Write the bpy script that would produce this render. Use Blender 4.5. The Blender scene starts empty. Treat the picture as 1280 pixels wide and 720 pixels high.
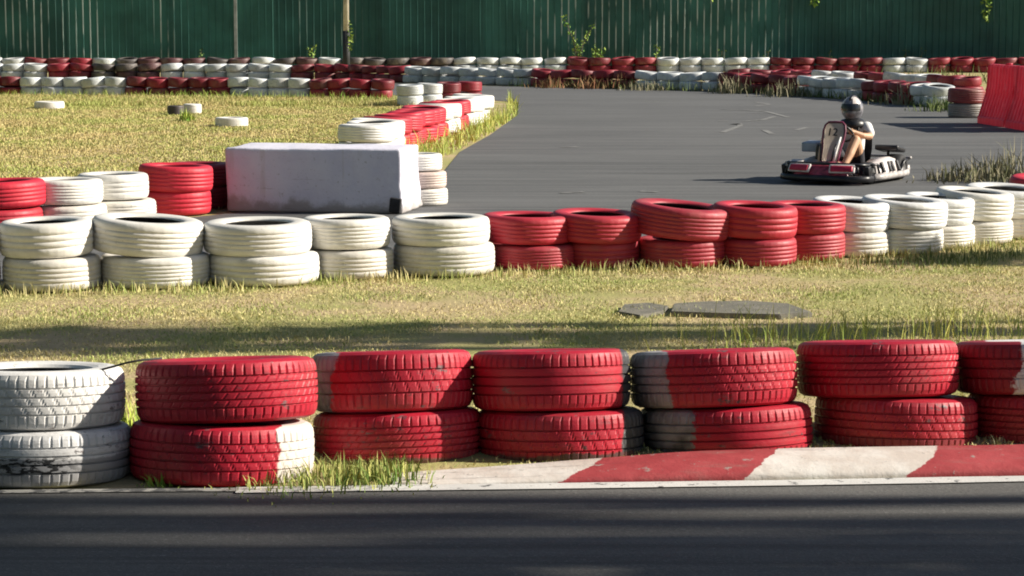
import bpy, bmesh, math, random
import numpy as np
from mathutils import Vector, Matrix

random.seed(7); rng = np.random.default_rng(7)
R = math.radians; PI = math.pi
scene = bpy.context.scene
COL = scene.collection

# ------------------------------------------------------------------ camera
F = 2800.0 / 1280.0            # focal length in image widths
HCAM = 1.69
PITCH = math.atan(338 / 2800)
CA, SA = math.cos(PITCH), math.sin(PITCH)

def ground_at(px, py, z=0.0):
    u = (px - 640) / 2800; v = (360 - py) / 2800
    dy = CA + v * SA; dz = -SA + v * CA
    t = (z - HCAM) / dz
    return u * t, dy * t

def x_at(px, y, z=0.2):
    depth = y * CA - (z - HCAM) * SA
    return (px - 640) / 2800 * depth

def px_of(x, y, z=0.2):
    depth = y * CA - (z - HCAM) * SA
    return 640 + 2800 * x / depth

cam_d = bpy.data.cameras.new('camera'); cam = bpy.data.objects.new('camera', cam_d); COL.objects.link(cam)
cam.location = (0, 0, HCAM); cam.rotation_euler = (PI / 2 - PITCH, 0, 0)
cam_d.sensor_width = 36; cam_d.lens = 36 * F; cam_d.clip_end = 1500; cam_d.clip_start = 0.05
scene.camera = cam

# ------------------------------------------------------------------ light
SUN_EL = R(28); SUN_AZ = R(2.0)     # measured from +X towards +Y
w = bpy.data.worlds.new('World'); scene.world = w; w.use_nodes = True
nt = w.node_tree; bg = nt.nodes['Background']
sky = nt.nodes.new('ShaderNodeTexSky'); sky.sky_type = 'NISHITA'; sky.sun_disc = False
sky.sun_elevation = SUN_EL; sky.sun_rotation = PI / 2 - SUN_AZ
nt.links.new(sky.outputs[0], bg.inputs[0]); bg.inputs[1].default_value = 0.05
sd = bpy.data.lights.new('sun', 'SUN'); so = bpy.data.objects.new('sun', sd); COL.objects.link(so)
sd.energy = 5.0; sd.angle = R(0.5); sd.color = (1.0, 0.92, 0.79)
to_sun = Vector((math.cos(SUN_EL) * math.cos(SUN_AZ), math.cos(SUN_EL) * math.sin(SUN_AZ), math.sin(SUN_EL)))
so.rotation_euler = to_sun.to_track_quat('Z', 'Y').to_euler()
scene.view_settings.view_transform = 'Standard'; scene.view_settings.look = 'None'
scene.view_settings.exposure = 0.74; scene.view_settings.gamma = 1
scene.render.engine = 'CYCLES'
scene.cycles.filter_width = 1.9
scene.cycles.max_bounces = 5; scene.cycles.diffuse_bounces = 2

# ------------------------------------------------------------------ materials
class NT:
    def __init__(s, name):
        s.m = bpy.data.materials.new(name); s.m.use_nodes = True
        s.t = s.m.node_tree; s.b = s.t.nodes['Principled BSDF']
    def n(s, typ, **kw):
        nd = s.t.nodes.new(typ)
        for k, v in kw.items(): setattr(nd, k, v)
        return nd
    def l(s, a, b): s.t.links.new(a, b)
    def math(s, op, a, b=None, c=None, clamp=False):
        nd = s.n('ShaderNodeMath', operation=op, use_clamp=clamp)
        for i, v in enumerate((a, b, c)):
            if v is None: continue
            if isinstance(v, (int, float)): nd.inputs[i].default_value = v
            else: s.l(v, nd.inputs[i])
        return nd.outputs[0]
    def coord(s, kind='Object'):
        return s.n('ShaderNodeTexCoord').outputs[kind]
    def noise(s, vec, scale, detail=4, rough=0.6, stretch=None, off=0.0):
        if stretch or off:
            mp = s.n('ShaderNodeMapping'); s.l(vec, mp.inputs[0])
            if stretch: mp.inputs['Scale'].default_value = stretch
            mp.inputs['Location'].default_value = (off, off * 1.7, off * .6)
            vec = mp.outputs[0]
        nd = s.n('ShaderNodeTexNoise'); s.l(vec, nd.inputs['Vector'])
        nd.inputs['Scale'].default_value = scale; nd.inputs['Detail'].default_value = detail
        nd.inputs['Roughness'].default_value = rough
        return nd.outputs['Fac']
    def ramp(s, fac, a, b):           # smoothstep-like mask
        nd = s.n('ShaderNodeMapRange', interpolation_type='SMOOTHSTEP')
        s.l(fac, nd.inputs[0]); nd.inputs[1].default_value = a; nd.inputs[2].default_value = b
        return nd.outputs[0]
    def mix(s, fac, a, b):
        nd = s.n('ShaderNodeMix', data_type='RGBA')
        if isinstance(fac, (int, float)): nd.inputs[0].default_value = fac
        else: s.l(fac, nd.inputs[0])
        for i, v in ((6, a), (7, b)):
            if isinstance(v, tuple): nd.inputs[i].default_value = (*v, 1)
            else: s.l(v, nd.inputs[i])
        return nd.outputs[2]
    def bump(s, h, strength=0.3, dist=0.01):
        nd = s.n('ShaderNodeBump'); s.l(h, nd.inputs['Height'])
        nd.inputs['Strength'].default_value = strength; nd.inputs['Distance'].default_value = dist
        s.l(nd.outputs[0], s.b.inputs['Normal'])
    def done(s, col, rough=0.6, spec=0.5, metal=0.0):
        if isinstance(col, tuple): s.b.inputs['Base Color'].default_value = (*col, 1)
        else: s.l(col, s.b.inputs['Base Color'])
        if isinstance(rough, (int, float)): s.b.inputs['Roughness'].default_value = rough
        else: s.l(rough, s.b.inputs['Roughness'])
        s.b.inputs['Specular IOR Level'].default_value = spec
        s.b.inputs['Metallic'].default_value = metal
        return s.m

def simple(name, col, rough=0.6, var=0.25, scale=8, spec=0.5, metal=0.0, bump=0.0):
    k = NT(name); c = k.coord()
    f = k.noise(c, scale)
    colr = k.mix(k.ramp(f, .3, .7), tuple(v * (1 - var) for v in col), tuple(min(1, v * (1 + var)) for v in col))
    if bump: k.bump(k.noise(c, scale * 6), bump, .01)
    return k.done(colr, rough, spec, metal)

RED = (0.43, 0.008, 0.028); RED_D = (0.40, 0.015, 0.035); WHITE = (0.77, 0.75, 0.70); RUBBER = (0.035, 0.035, 0.038)
GREYWHITE = (0.42, 0.41, 0.41); MAROON = (0.20, 0.02, 0.03); PINKRED = (0.60, 0.03, 0.06)

def paint(name, col, seed=0, patches=(), wear=0.5, dirt=0.35, scale=1.0, scrape=False):
    """paint on rubber; patches = (axis, threshold, sign, ragged, colour): where sign*(axis-threshold) > 0 another colour shows"""
    k = NT(name); c = k.coord()
    oi = k.n('ShaderNodeObjectInfo').outputs['Random']
    sh = k.n('ShaderNodeVectorMath', operation='ADD'); k.l(c, sh.inputs[0])
    cb = k.n('ShaderNodeCombineXYZ'); k.l(k.math('MULTIPLY', oi, 37.0), cb.inputs[0]); k.l(k.math('MULTIPLY', oi, 91.0), cb.inputs[2]); k.l(cb.outputs[0], sh.inputs[1])
    v = sh.outputs[0]
    n1 = k.noise(v, 5 * scale, 5, .6, off=seed * 3.1 + .01)
    n2 = k.noise(v, 38 * scale, 4, .7, off=seed * 1.3 + .02)
    colr = k.mix(k.ramp(n1, .3, .7), tuple(q * .86 for q in col), tuple(min(1, q * 1.10) for q in col))
    # paint worn thin in specks and scuffs running round the tread
    scuff = k.noise(v, 9 * scale, 6, .75, stretch=(1, 1, 5), off=seed * 2.2 + .03)
    wm = k.math('MULTIPLY', k.ramp(scuff, .60 - .06 * wear, .70), .7 * min(wear, 1.2))
    colr = k.mix(wm, colr, tuple(q * .30 + .02 for q in col))
    sp = k.math('MULTIPLY', k.ramp(n2, .62, .70), .6 * min(wear, 1.2))
    colr = k.mix(sp, colr, RUBBER)
    if wear > .75:                    # flakes where the paint has come off
        fk = k.noise(v, 8 * scale, 6, .8, stretch=(1, 1, 2.2), off=seed * 4.4 + .2)
        fm = k.ramp(fk, .625 - .015 * wear, .645)
        colr = k.mix(k.math('MULTIPLY', fm, .85), colr, k.mix(k.ramp(n2, .45, .55), (.05, .045, .05), (.17, .12, .12)))
    # dust, a warm grey film in patches
    dm = k.math('MULTIPLY', k.ramp(k.noise(v, 3 * scale, 5, .65, off=seed + 5.5), .45, .75), dirt)
    colr = k.mix(dm, colr, (.36, .31, .25))
    sx = k.n('ShaderNodeSeparateXYZ'); k.l(c, sx.inputs[0])
    for ax, thr, sg, rag, pc in patches:
        val = sx.outputs['XYZ'.index(ax)]
        e = k.math('MULTIPLY_ADD', k.math('SUBTRACT', n1, .5), rag * 2, k.math('MULTIPLY', k.math('SUBTRACT', val, thr), sg))
        e = k.math('MULTIPLY_ADD', k.math('SUBTRACT', n2, .5), rag * .5, e)
        msk = k.ramp(e, -.004, .006)
        if isinstance(pc, str):       # 'worn': grey-white overspray over bare rubber
            pc = k.mix(k.ramp(n1, .30, .62), (.05, .048, .052), (.36, .34, .35))
        colr = k.mix(msk, colr, pc)
    if scrape:
        g1 = k.ramp(k.noise(c, 26, 3, .7, stretch=(1, 1, 2.5), off=1.1), .47, .53)
        win = k.math('MULTIPLY', k.math('MULTIPLY', k.ramp(sx.outputs[2], .045, .06), k.ramp(sx.outputs[2], .125, .105)), k.math('MULTIPLY', k.ramp(sx.outputs[0], -.16, -.05), k.ramp(sx.outputs[0], .24, .12)))
        colr = k.mix(k.math('MULTIPLY', g1, win), colr, (.02, .02, .022))
    k.bump(k.noise(v, 60 * scale, 5, .6), .35, .004)
    return k.done(colr, k.math('MULTIPLY_ADD', n2, .3, .38), .45)

M = {}
M['rubber'] = simple('bare_rubber', RUBBER, .75, .3, 12, .3)
M['rubber_dirty'] = simple('dusty_rubber', (.10, .095, .09), .85, .4, 6, .2)

def track_mat(name, lo, hi, streaks=True):
    k = NT(name); c = k.coord()
    big = k.noise(c, .45, 5, .6, stretch=(.35, 1, 1))
    mid = k.noise(c, 2.2, 5, .65, stretch=(.3, 1.6, 1), off=3)
    fine = k.noise(c, 160, 3, .7)
    f = k.math('ADD', k.math('MULTIPLY', big, .55), k.math('MULTIPLY', mid, .45))
    col = k.mix(k.ramp(f, .36, .64), lo, hi)
    col = k.mix(k.math('MULTIPLY', k.ramp(fine, .45, .75), .35), col, tuple(v * 1.7 for v in hi))
    col = k.mix(k.math('MULTIPLY', k.ramp(fine, .5, .3), .35), col, tuple(v * .5 for v in lo))
    # rubber laid down along the driving line
    sk = k.noise(c, 1.1, 5, .55, stretch=(.12, 2.6, 1), off=9)
    col = k.mix(k.math('MULTIPLY', k.ramp(sk, .56, .68), .45), col, tuple(v * .45 for v in lo))
    grit = k.noise(c, 55, 3, .75, off=4)
    col = k.mix(k.math('MULTIPLY', k.ramp(grit, .56, .72), .5), col, tuple(v * 2.0 for v in hi))
    sun_and_rubber_bands = k.noise(c, 1.0, 4, .55, stretch=(.05, 6, 1), off=15)  # rubber lines, plus bands of sun and shade put into the colour
    col = k.mix(k.math('MULTIPLY', k.ramp(sun_and_rubber_bands, .50, .62), .35), col, tuple(v * .5 for v in lo))
    col = k.mix(k.math('MULTIPLY', k.ramp(sun_and_rubber_bands, .44, .34), .30), col, tuple(v * 1.35 for v in hi))
    k.bump(grit, .6, .006)
    return k.done(col, .88, .25)
M['asphalt_far'] = track_mat('sun_bleached_asphalt', (.098, .100, .102), (.142, .144, .145))
M['asphalt_near'] = track_mat('dark_asphalt', (.092, .090, .086), (.145, .142, .135))

def soil_mat():
    k = NT('dry_turf'); c = k.coord()
    a = k.noise(c, 1.1, 5, .6); b = k.noise(c, 30, 4, .7)
    col = k.mix(k.ramp(a, .40, .60), (.50, .39, .23), (.37, .36, .14))
    col = k.mix(k.math('MULTIPLY', k.ramp(b, .45, .7), .5), col, (.34, .27, .15))
    k.bump(b, .6, .02)
    return k.done(col, .95, .1)
M['soil'] = soil_mat()

def blade_mat(name, dry, green, patch=.9, lo=.40, hi=.62, gx=None):
    k = NT(name); c = k.coord()
    at = k.n('ShaderNodeAttribute'); at.attribute_name = 'rnd'
    a = k.noise(c, patch, 4, .6)
    f = k.math('ADD', a, k.math('MULTIPLY', k.math('SUBTRACT', at.outputs['Fac'], .5), .28))
    col = k.mix(k.ramp(f, lo, hi), dry, green)
    col = k.mix(k.ramp(at.outputs['Fac'], .8, 1.0), col, tuple(min(1, v * 1.35) for v in dry))
    m = k.done(col, .7, .25)
    k.b.inputs['Transmission Weight'].default_value = 0
    return m
M['turf'] = blade_mat('mown_grass', (.60, .52, .25), (.37, .43, .13), 1.5, .42, .58)
M['field'] = blade_mat('field_grass', (.54, .44, .20), (.38, .42, .12), .45, .42, .56)
M['lush'] = blade_mat('lush_grass', (.34, .40, .07), (.17, .33, .05), 3)
M['verge'] = blade_mat('verge_grass', (.54, .50, .14), (.32, .42, .08), 1.2, .3, .6)
M['tuft'] = blade_mat('tuft_grass', (.40, .40, .12), (.15, .25, .05), 6)
M['strawgrass'] = blade_mat('dried_weeds', (.28, .25, .16), (.12, .13, .06), 5)
M['darkweed'] = blade_mat('dark_weeds', (.16, .20, .06), (.07, .13, .035), 3)
M['redweed'] = blade_mat('reddish_dry_weeds', (.30, .13, .07), (.20, .16, .06), 5)
M['leaf'] = blade_mat('leaves', (.10, .16, .04), (.06, .11, .025), 2)
M['leaf_light'] = blade_mat('sunlit_leaves', (.30, .40, .08), (.15, .30, .05), 4)  # lighter leaf green, with sunlight put into the colour
M['bark'] = simple('bark', (.16, .12, .085), .9, .4, 10, .2, bump=.6)

def sheet_mat(name, base):
    k = NT(name); c = k.coord()
    a = k.noise(c, .8, 5, .6); b = k.noise(c, 6, 5, .7, stretch=(4, 1, .3))
    col = k.mix(k.ramp(a, .3, .7), tuple(v * .8 for v in base), tuple(v * 1.25 for v in base))
    col = k.mix(k.math('MULTIPLY', k.ramp(b, .58, .75), .35), col, (.10, .15, .14))
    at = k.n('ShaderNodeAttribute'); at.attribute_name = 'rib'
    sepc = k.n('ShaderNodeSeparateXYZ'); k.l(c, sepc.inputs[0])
    sun_streak = k.math('MULTIPLY', k.math('MULTIPLY_ADD', k.math('MULTIPLY', k.ramp(sepc.outputs[0], 24.2, 25.0), k.ramp(sepc.outputs[0], 33.5, 32.0)), .8,
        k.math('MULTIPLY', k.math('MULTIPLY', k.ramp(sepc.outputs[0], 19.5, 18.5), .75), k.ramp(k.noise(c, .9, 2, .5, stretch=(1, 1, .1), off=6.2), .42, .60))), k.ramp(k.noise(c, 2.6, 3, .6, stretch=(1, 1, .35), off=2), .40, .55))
    col = k.mix(k.math('MULTIPLY', k.math('MULTIPLY', at.outputs['Fac'], sun_streak), .9), col, (.80, .86, .80))  # pale rib streaks: sun catching the ridges, put into the colour
    return k.done(col, .45, .5)
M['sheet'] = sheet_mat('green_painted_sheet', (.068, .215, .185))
M['sheet2'] = sheet_mat('green_sheet_dark_and_shaded', (.052, .170, .148))  # darker at random; at the right end tree shade put into the colour

# ------------------------------------------------------------------ mesh helpers
def link(o, parent=None):
    COL.objects.link(o)
    if parent is not None: o.parent = parent
    return o

def tag(o, label=None, cat=None, group=None, kind=None):
    if label:
        n = len(label.split())
        if not 4 <= n <= 16: print('LABEL LENGTH', n, label)
        o['label'] = label
    if cat: o['category'] = cat
    if group: o['group'] = group
    if kind: o['kind'] = kind
    return o

def empty(name, loc=(0, 0, 0), rz=0.0, label=None, cat=None, group=None):
    o = bpy.data.objects.new(name, None); o.empty_display_size = .1
    link(o); o.location = loc; o.rotation_euler = (0, 0, rz)
    return tag(o, label, cat, group)

def obj(name, bm, mat, parent=None, smooth=True, mats=None):
    me = bpy.data.meshes.new(name); bmesh.ops.recalc_face_normals(bm, faces=bm.faces[:]) ; bm.to_mesh(me); bm.free()
    for mm in (mats or [mat]): me.materials.append(mm)
    if smooth:
        for p in me.polygons: p.use_smooth = True
    o = bpy.data.objects.new(name, me)
    return link(o, parent)

def sharp(o, ang=35):
    me = o.data
    bm = bmesh.new(); bm.from_mesh(me)
    for e in bm.edges:
        if len(e.link_faces) == 2 and e.calc_face_angle(0) > R(ang): e.smooth = False
    bm.to_mesh(me); bm.free(); return o

def np_mesh(name, verts, faces_flat, sizes, mat, rnd=None, parent=None, smooth=False):
    me = bpy.data.meshes.new(name)
    me.vertices.add(len(verts)); me.vertices.foreach_set('co', np.asarray(verts, np.float32).ravel())
    me.loops.add(len(faces_flat)); me.loops.foreach_set('vertex_index', np.asarray(faces_flat, np.int32))
    st = np.concatenate(([0], np.cumsum(sizes)[:-1])).astype(np.int32)
    me.polygons.add(len(sizes)); me.polygons.foreach_set('loop_start', st); me.polygons.foreach_set('loop_total', np.asarray(sizes, np.int32))
    me.update(calc_edges=True)
    if rnd is not None:
        a = me.attributes.new('rnd', 'FLOAT', 'POINT'); a.data.foreach_set('value', np.asarray(rnd, np.float32))
    if smooth: me.polygons.foreach_set('use_smooth', np.ones(len(sizes), bool))
    me.materials.append(mat); me.validate()
    o = bpy.data.objects.new(name, me)
    return link(o, parent)

def box(bm, c, s, rot=None, bevel=0.0):
    r = bmesh.ops.create_cube(bm, size=1.0); vs = r['verts']
    for v in vs: v.co = Vector((v.co.x * s[0], v.co.y * s[1], v.co.z * s[2]))
    if bevel:
        es = list({e for v in vs for e in v.link_edges})
        rb = bmesh.ops.bevel(bm, geom=es, offset=bevel, segments=3, profile=.6, affect='EDGES')
        vs = list({v for f in rb['faces'] for v in f.verts} | {v for v in vs if v.is_valid})
    for v in vs:
        co = v.co
        if rot is not None: co = rot @ co
        v.co = co + Vector(c)
    return vs

def tube(bm, pts, radii, seg=10, caps=True):
    pts = [Vector(p) for p in pts]
    if isinstance(radii, (int, float)): radii = [radii] * len(pts)
    rings = []; prev = None
    for i, p in enumerate(pts):
        d = (pts[min(i + 1, len(pts) - 1)] - pts[max(i - 1, 0)]).normalized()
        if prev is None:
            a = d.orthogonal().normalized()
        else:
            a = (prev - d * prev.dot(d)).normalized()
        prev = a; b = d.cross(a)
        rings.append([bm.verts.new(p + (a * math.cos(2 * PI * j / seg) + b * math.sin(2 * PI * j / seg)) * radii[i]) for j in range(seg)])
    for i in range(len(rings) - 1):
        for j in range(seg):
            bm.faces.new((rings[i][j], rings[i][(j + 1) % seg], rings[i + 1][(j + 1) % seg], rings[i + 1][j]))
    if caps:
        bm.faces.new(rings[0][::-1]); bm.faces.new(rings[-1])

def lathe(bm, prof, seg=32, closed=False, axis='Z', center=(0, 0, 0), mat_idx=None):
    cx, cy, cz = center; rings = []
    for j in range(seg):
        a = 2 * PI * j / seg; ring = []
        for r, h in prof:
            p = (r * math.cos(a), r * math.sin(a), h)
            if axis == 'Y': p = (p[0], p[2], p[1])
            if axis == 'X': p = (p[2], p[0], p[1])
            ring.append(bm.verts.new((p[0] + cx, p[1] + cy, p[2] + cz)))
        rings.append(ring)
    n = len(prof)
    for j in range(seg):
        A, B = rings[j], rings[(j + 1) % seg]
        for i in range(n if closed else n - 1):
            f = bm.faces.new((A[i], B[i], B[(i + 1) % n], A[(i + 1) % n]))
            if mat_idx: f.material_index = mat_idx[i]

def blades(name, pos, h, w, lean, mat, parent=None, bend=True, base_z=None):
    """pos (n,2|3); a tapered, bent blade at each place"""
    n = len(pos); pos = np.asarray(pos, float)
    if pos.shape[1] == 2: pos = np.c_[pos, np.zeros(n)]
    h = np.broadcast_to(np.asarray(h, float), (n,)); w = np.broadcast_to(np.asarray(w, float), (n,))
    a = rng.uniform(0, 2 * PI, n); b = rng.uniform(0, 2 * PI, n); ln = np.abs(rng.normal(0, lean, n))
    side = np.c_[np.cos(a), np.sin(a), np.zeros(n)] * (w / 2)[:, None]
    ld = np.c_[np.cos(b), np.sin(b), np.zeros(n)]
    up = np.array([0, 0, 1.0])
    mid = pos + up * (h * .55)[:, None] + ld * (h * ln * .35)[:, None]
    tip = pos + up * (h * (1 - .25 * np.minimum(ln, 1.5)))[:, None] + ld * (h * ln)[:, None]
    rnd = rng.uniform(0, 1, n)
    if bend:
        V = np.stack([pos - side, pos + side, mid + side * .75, mid - side * .75, tip], 1).reshape(-1, 3)
        base = (np.arange(n) * 5)[:, None]
        fl = np.concatenate([base + np.array([0, 1, 2, 3]), base + np.array([3, 2, 4])], 1).ravel()
        return np_mesh(name, V, fl, np.tile([4, 3], n), mat, np.repeat(rnd, 5), parent)
    V = np.stack([pos - side, pos + side, tip], 1).reshape(-1, 3)
    fl = np.arange(n * 3)
    return np_mesh(name, V, fl, np.full(n, 3), mat, np.repeat(rnd, 3), parent)

def inside(poly, P):
    x, y = P[:, 0], P[:, 1]; r = np.zeros(len(P), bool); n = len(poly)
    for i in range(n):
        x1, y1 = poly[i]; x2, y2 = poly[(i + 1) % n]
        c = ((y1 > y) != (y2 > y)) & (x < (x2 - x1) * (y - y1) / (y2 - y1 + 1e-12) + x1)
        r ^= c
    return r

def scatter(poly, density):
    P = np.array(poly); lo, hi = P.min(0), P.max(0)
    n = int(density * np.prod(hi - lo)); Q = rng.uniform(lo, hi, (n, 2))
    return Q[inside(poly, Q)]

def flat(name, poly, z, mat, kind='structure', label=None, cat=None):
    bm = bmesh.new(); vs = [bm.verts.new((x, y, z)) for x, y in poly]
    f = bm.faces.new(vs)
    if f.normal.z < 0: f.normal_flip()
    me = bpy.data.meshes.new(name); bm.normal_update(); bm.to_mesh(me); bm.free(); me.materials.append(mat)
    for p in me.polygons:
        pass
    o = link(bpy.data.objects.new(name, me))
    return tag(o, label, cat, kind=kind)

# ------------------------------------------------------------------ setting
flat('ground', [(-400, -60), (400, -60), (400, 600), (-400, 600)], -0.004, M['soil'])

EDGE = [ground_at(x, y) for x, y in ((-300, 617), (0, 616.5), (300, 612), (640, 609), (1000, 604), (1280, 598.5), (1600, 591))]
EDGE = [(-14, EDGE[0][1])] + EDGE + [(16, EDGE[-1][1] + 1.6)]
flat('near_track', [(-14, -6), (16, -6)] + EDGE[::-1], 0.004, M['asphalt_near'])

# white edge line on the near track (two stretches; the left one is worn and grey)
def strip(name, pts, wid, z, mat, **kw):
    L, Rr = [], []
    for i, p in enumerate(pts):
        p = Vector((p[0], p[1])); a = Vector(pts[max(i - 1, 0)]); b = Vector(pts[min(i + 1, len(pts) - 1)])
        d = (b - a).normalized(); nrm = Vector((-d.y, d.x))
        wj = wid * (1 + random.uniform(-.06, .06))
        L.append(tuple(p + nrm * wj / 2)); Rr.append(tuple(p - nrm * wj / 2))
    return flat(name, Rr + L[::-1], z, mat, **kw)
def worn_paint(name, col, thr=.62):
    k = NT(name); c = k.coord(); a = k.noise(c, 14, 6, .7); b = k.noise(c, 3, 5, .65)
    cc = k.mix(k.ramp(b, .3, .7), tuple(v * .85 for v in col), col)
    cc = k.mix(k.ramp(a, thr, thr + .08), cc, (.12, .12, .12))
    k.bump(k.noise(c, 90, 4), .4, .004)
    return k.done(cc, .65, .3)
M['line'] = worn_paint('road_line_paint', (.70, .69, .66), .57)
M['line_worn'] = worn_paint('worn_line_paint', (.42, .41, .38), .47)
def resample(pts, step):
    out = [pts[0]]
    for a, b in zip(pts, pts[1:]):
        n = max(1, int(math.dist(a, b) / step))
        for i in range(1, n + 1): out.append((a[0] + (b[0] - a[0]) * i / n, a[1] + (b[1] - a[1]) * i / n))
    return out
l1 = [ground_at(x, y) for x, y in ((-200, 618), (0, 617), (150, 615.5), (295, 614.5))]
l2 = [ground_at(x, y) for x, y in ((295, 615.5), (450, 613), (640, 611), (850, 608), (1000, 606), (1280, 601), (1500, 596))]
strip('edge_line_worn', resample(l1, .25), .055, .008, M['line_worn'])
strip('edge_line', resample(l2, .25), .10, .009, M['line'])

# kerb: red and white, a low ramp with a rounded foot
KF = [ground_at(x, y) for x, y in ((490, 608.3), (640, 606), (850, 603), (1000, 600), (1280, 595.5), (1500, 590))]
KW = [.30, .42, .46, .47, .49, .50]
def kerb_mat():
    k = NT('kerb_paint'); c = k.coord()
    sx = k.n('ShaderNodeSeparateXYZ'); k.l(c, sx.inputs[0])
    n = k.noise(c, 6, 5, .6); n2 = k.noise(c, 40, 5, .7)
    edges = []
    at = k.n('ShaderNodeAttribute'); at.attribute_name = 'across'
    # boundaries lean to the right going up the ramp
    s = k.math('SUBTRACT', sx.outputs[0], k.math('MULTIPLY', k.math('POWER', at.outputs['Fac'], .6), .17))
    s = k.math('MULTIPLY_ADD', k.math('SUBTRACT', n, .5), .09, s); s = k.math('MULTIPLY_ADD', k.math('SUBTRACT', n2, .5), .03, s)
    mask = None
    for (a, b) in KERB_RED:
        mk = k.math('MULTIPLY', k.ramp(s, a - .004, a + .004), k.ramp(s, b + .004, b - .004))
        mask = mk if mask is None else k.math('MAXIMUM', mask, mk)
    white = k.mix(k.ramp(n, .35, .7), (.62, .55, .49), (.76, .72, .67))
    red = k.mix(k.ramp(n, .3, .7), (.34, .045, .05), (.43, .07, .075))
    col = k.mix(mask, white, red)
    dirt = k.noise(c, 4, 6, .7, stretch=(.6, 2.5, 1), off=4)
    col = k.mix(k.math('MULTIPLY', k.ramp(dirt, .54, .72), .35), col, (.26, .22, .18))
    col = k.mix(k.math('MULTIPLY', k.ramp(n2, .62, .72), .5), col, (.22, .19, .17))
    scf = k.noise(c, 5, 6, .7, stretch=(.25, 5, 1), off=8)
    col = k.mix(k.math('MULTIPLY', k.ramp(scf, .57, .70), .4), col, (.07, .06, .06))
    chip = k.noise(c, 17, 5, .75, off=2.3)
    col = k.mix(k.math('MULTIPLY', k.ramp(chip, .62, .66), .8), col, (.33, .30, .27))
    k.bump(chip, .5, .008)
    return k.done(col, .65, .3)
kx = lambda px: ground_at(px, 603)[0]
KERB_RED = [(kx(697), kx(930)), (kx(1140), kx(1400))]
M['kerb'] = kerb_mat()
kp = resample(KF, .12); kverts = []; kacross = []
prof = [(0, -.01), (.0, .014), (.04, .028), (.10, .040), (.25, .050), (.6, .060), (.95, .066), (1.0, .05), (1.0, -.02)]
for i, p in enumerate(kp):
    t = i / (len(kp) - 1); wd = .22 + .10 * min(1, t * 2); hh = min(.92, .10 + t * 2.2)
    a = Vector(kp[max(i - 1, 0)]); b = Vector(kp[min(i + 1, len(kp) - 1)]); d = (b - a).normalized(); nr = Vector((-d.y, d.x))
    for q, z in prof:
        pp = Vector(p) + nr * (q * wd) ; kverts.append((pp.x, pp.y, z * hh if z > 0 else z)); kacross.append(q)
m_ = len(prof); kf = []
for i in range(len(kp) - 1):
    for j in range(m_ - 1): kf += [i * m_ + j, (i + 1) * m_ + j, (i + 1) * m_ + j + 1, i * m_ + j + 1]
ko = np_mesh('kerb', kverts, kf, [4] * (len(kf) // 4), M['kerb'], smooth=True)
at = ko.data.attributes.new('across', 'FLOAT', 'POINT'); at.data.foreach_set('value', np.array(kacross, np.float32))
tag(ko, kind='structure')

# far track: the bend seen behind the middle row
road_px = [(-500, 372), (0, 352), (300, 346), (640, 326), (900, 322), (1280, 292), (1700, 262),
           (2200, 190), (1700, 165), (1330, 160), (1240, 152), (1190, 137), (1090, 126), (1000, 119), (900, 114), (800, 111.5), (700, 109.5), (600, 107.5), (520, 105), (250, 100), (-200, 100),
           (-200, 113), (250, 115), (490, 119), (600, 124), (648, 128), (647, 144), (614, 168), (575, 190), (553, 217), (500, 262), (300, 266), (200, 276), (60, 292), (-300, 310)]
flat('far_track', [ground_at(*p) for p in road_px], 0.004, M['asphalt_far'])
# dusty scrapes on the bend
def dust_mat():
    k = NT('pale_dust'); c = k.coord(); n = k.noise(c, 8, 5, .7)
    return k.done(k.mix(k.ramp(n, .35, .65), (.16, .16, .16), (.30, .30, .29)), .9, .1)
M['dust'] = dust_mat()
marks = [[(900, 137), (930, 138), (958, 140), (985, 147)], [(903, 166), (925, 158), (925, 155), (915, 156)], [(930, 152), (955, 150), (968, 146)],
         [(944, 128), (962, 131), (945, 133)], [(955, 163), (965, 168)], [(700, 185), (722, 184)], [(738, 120), (756, 120)], [(805, 127), (828, 128)],
         [(995, 163), (1008, 160)], [(700, 242), (730, 241)], [(800, 240), (822, 241)], [(898, 152), (912, 152)]]
for q in marks:
    strip('dust_mark', resample([ground_at(*p) for p in q], .3), .09, .009, M['dust'], kind='structure')

fence_a, fence_b = (-24.0, 70.7), (24.0, 73.8)
fa, fb = Vector((*fence_a, 0)), Vector((*fence_b, 0)); fd = (fb - fa).normalized()

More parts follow.
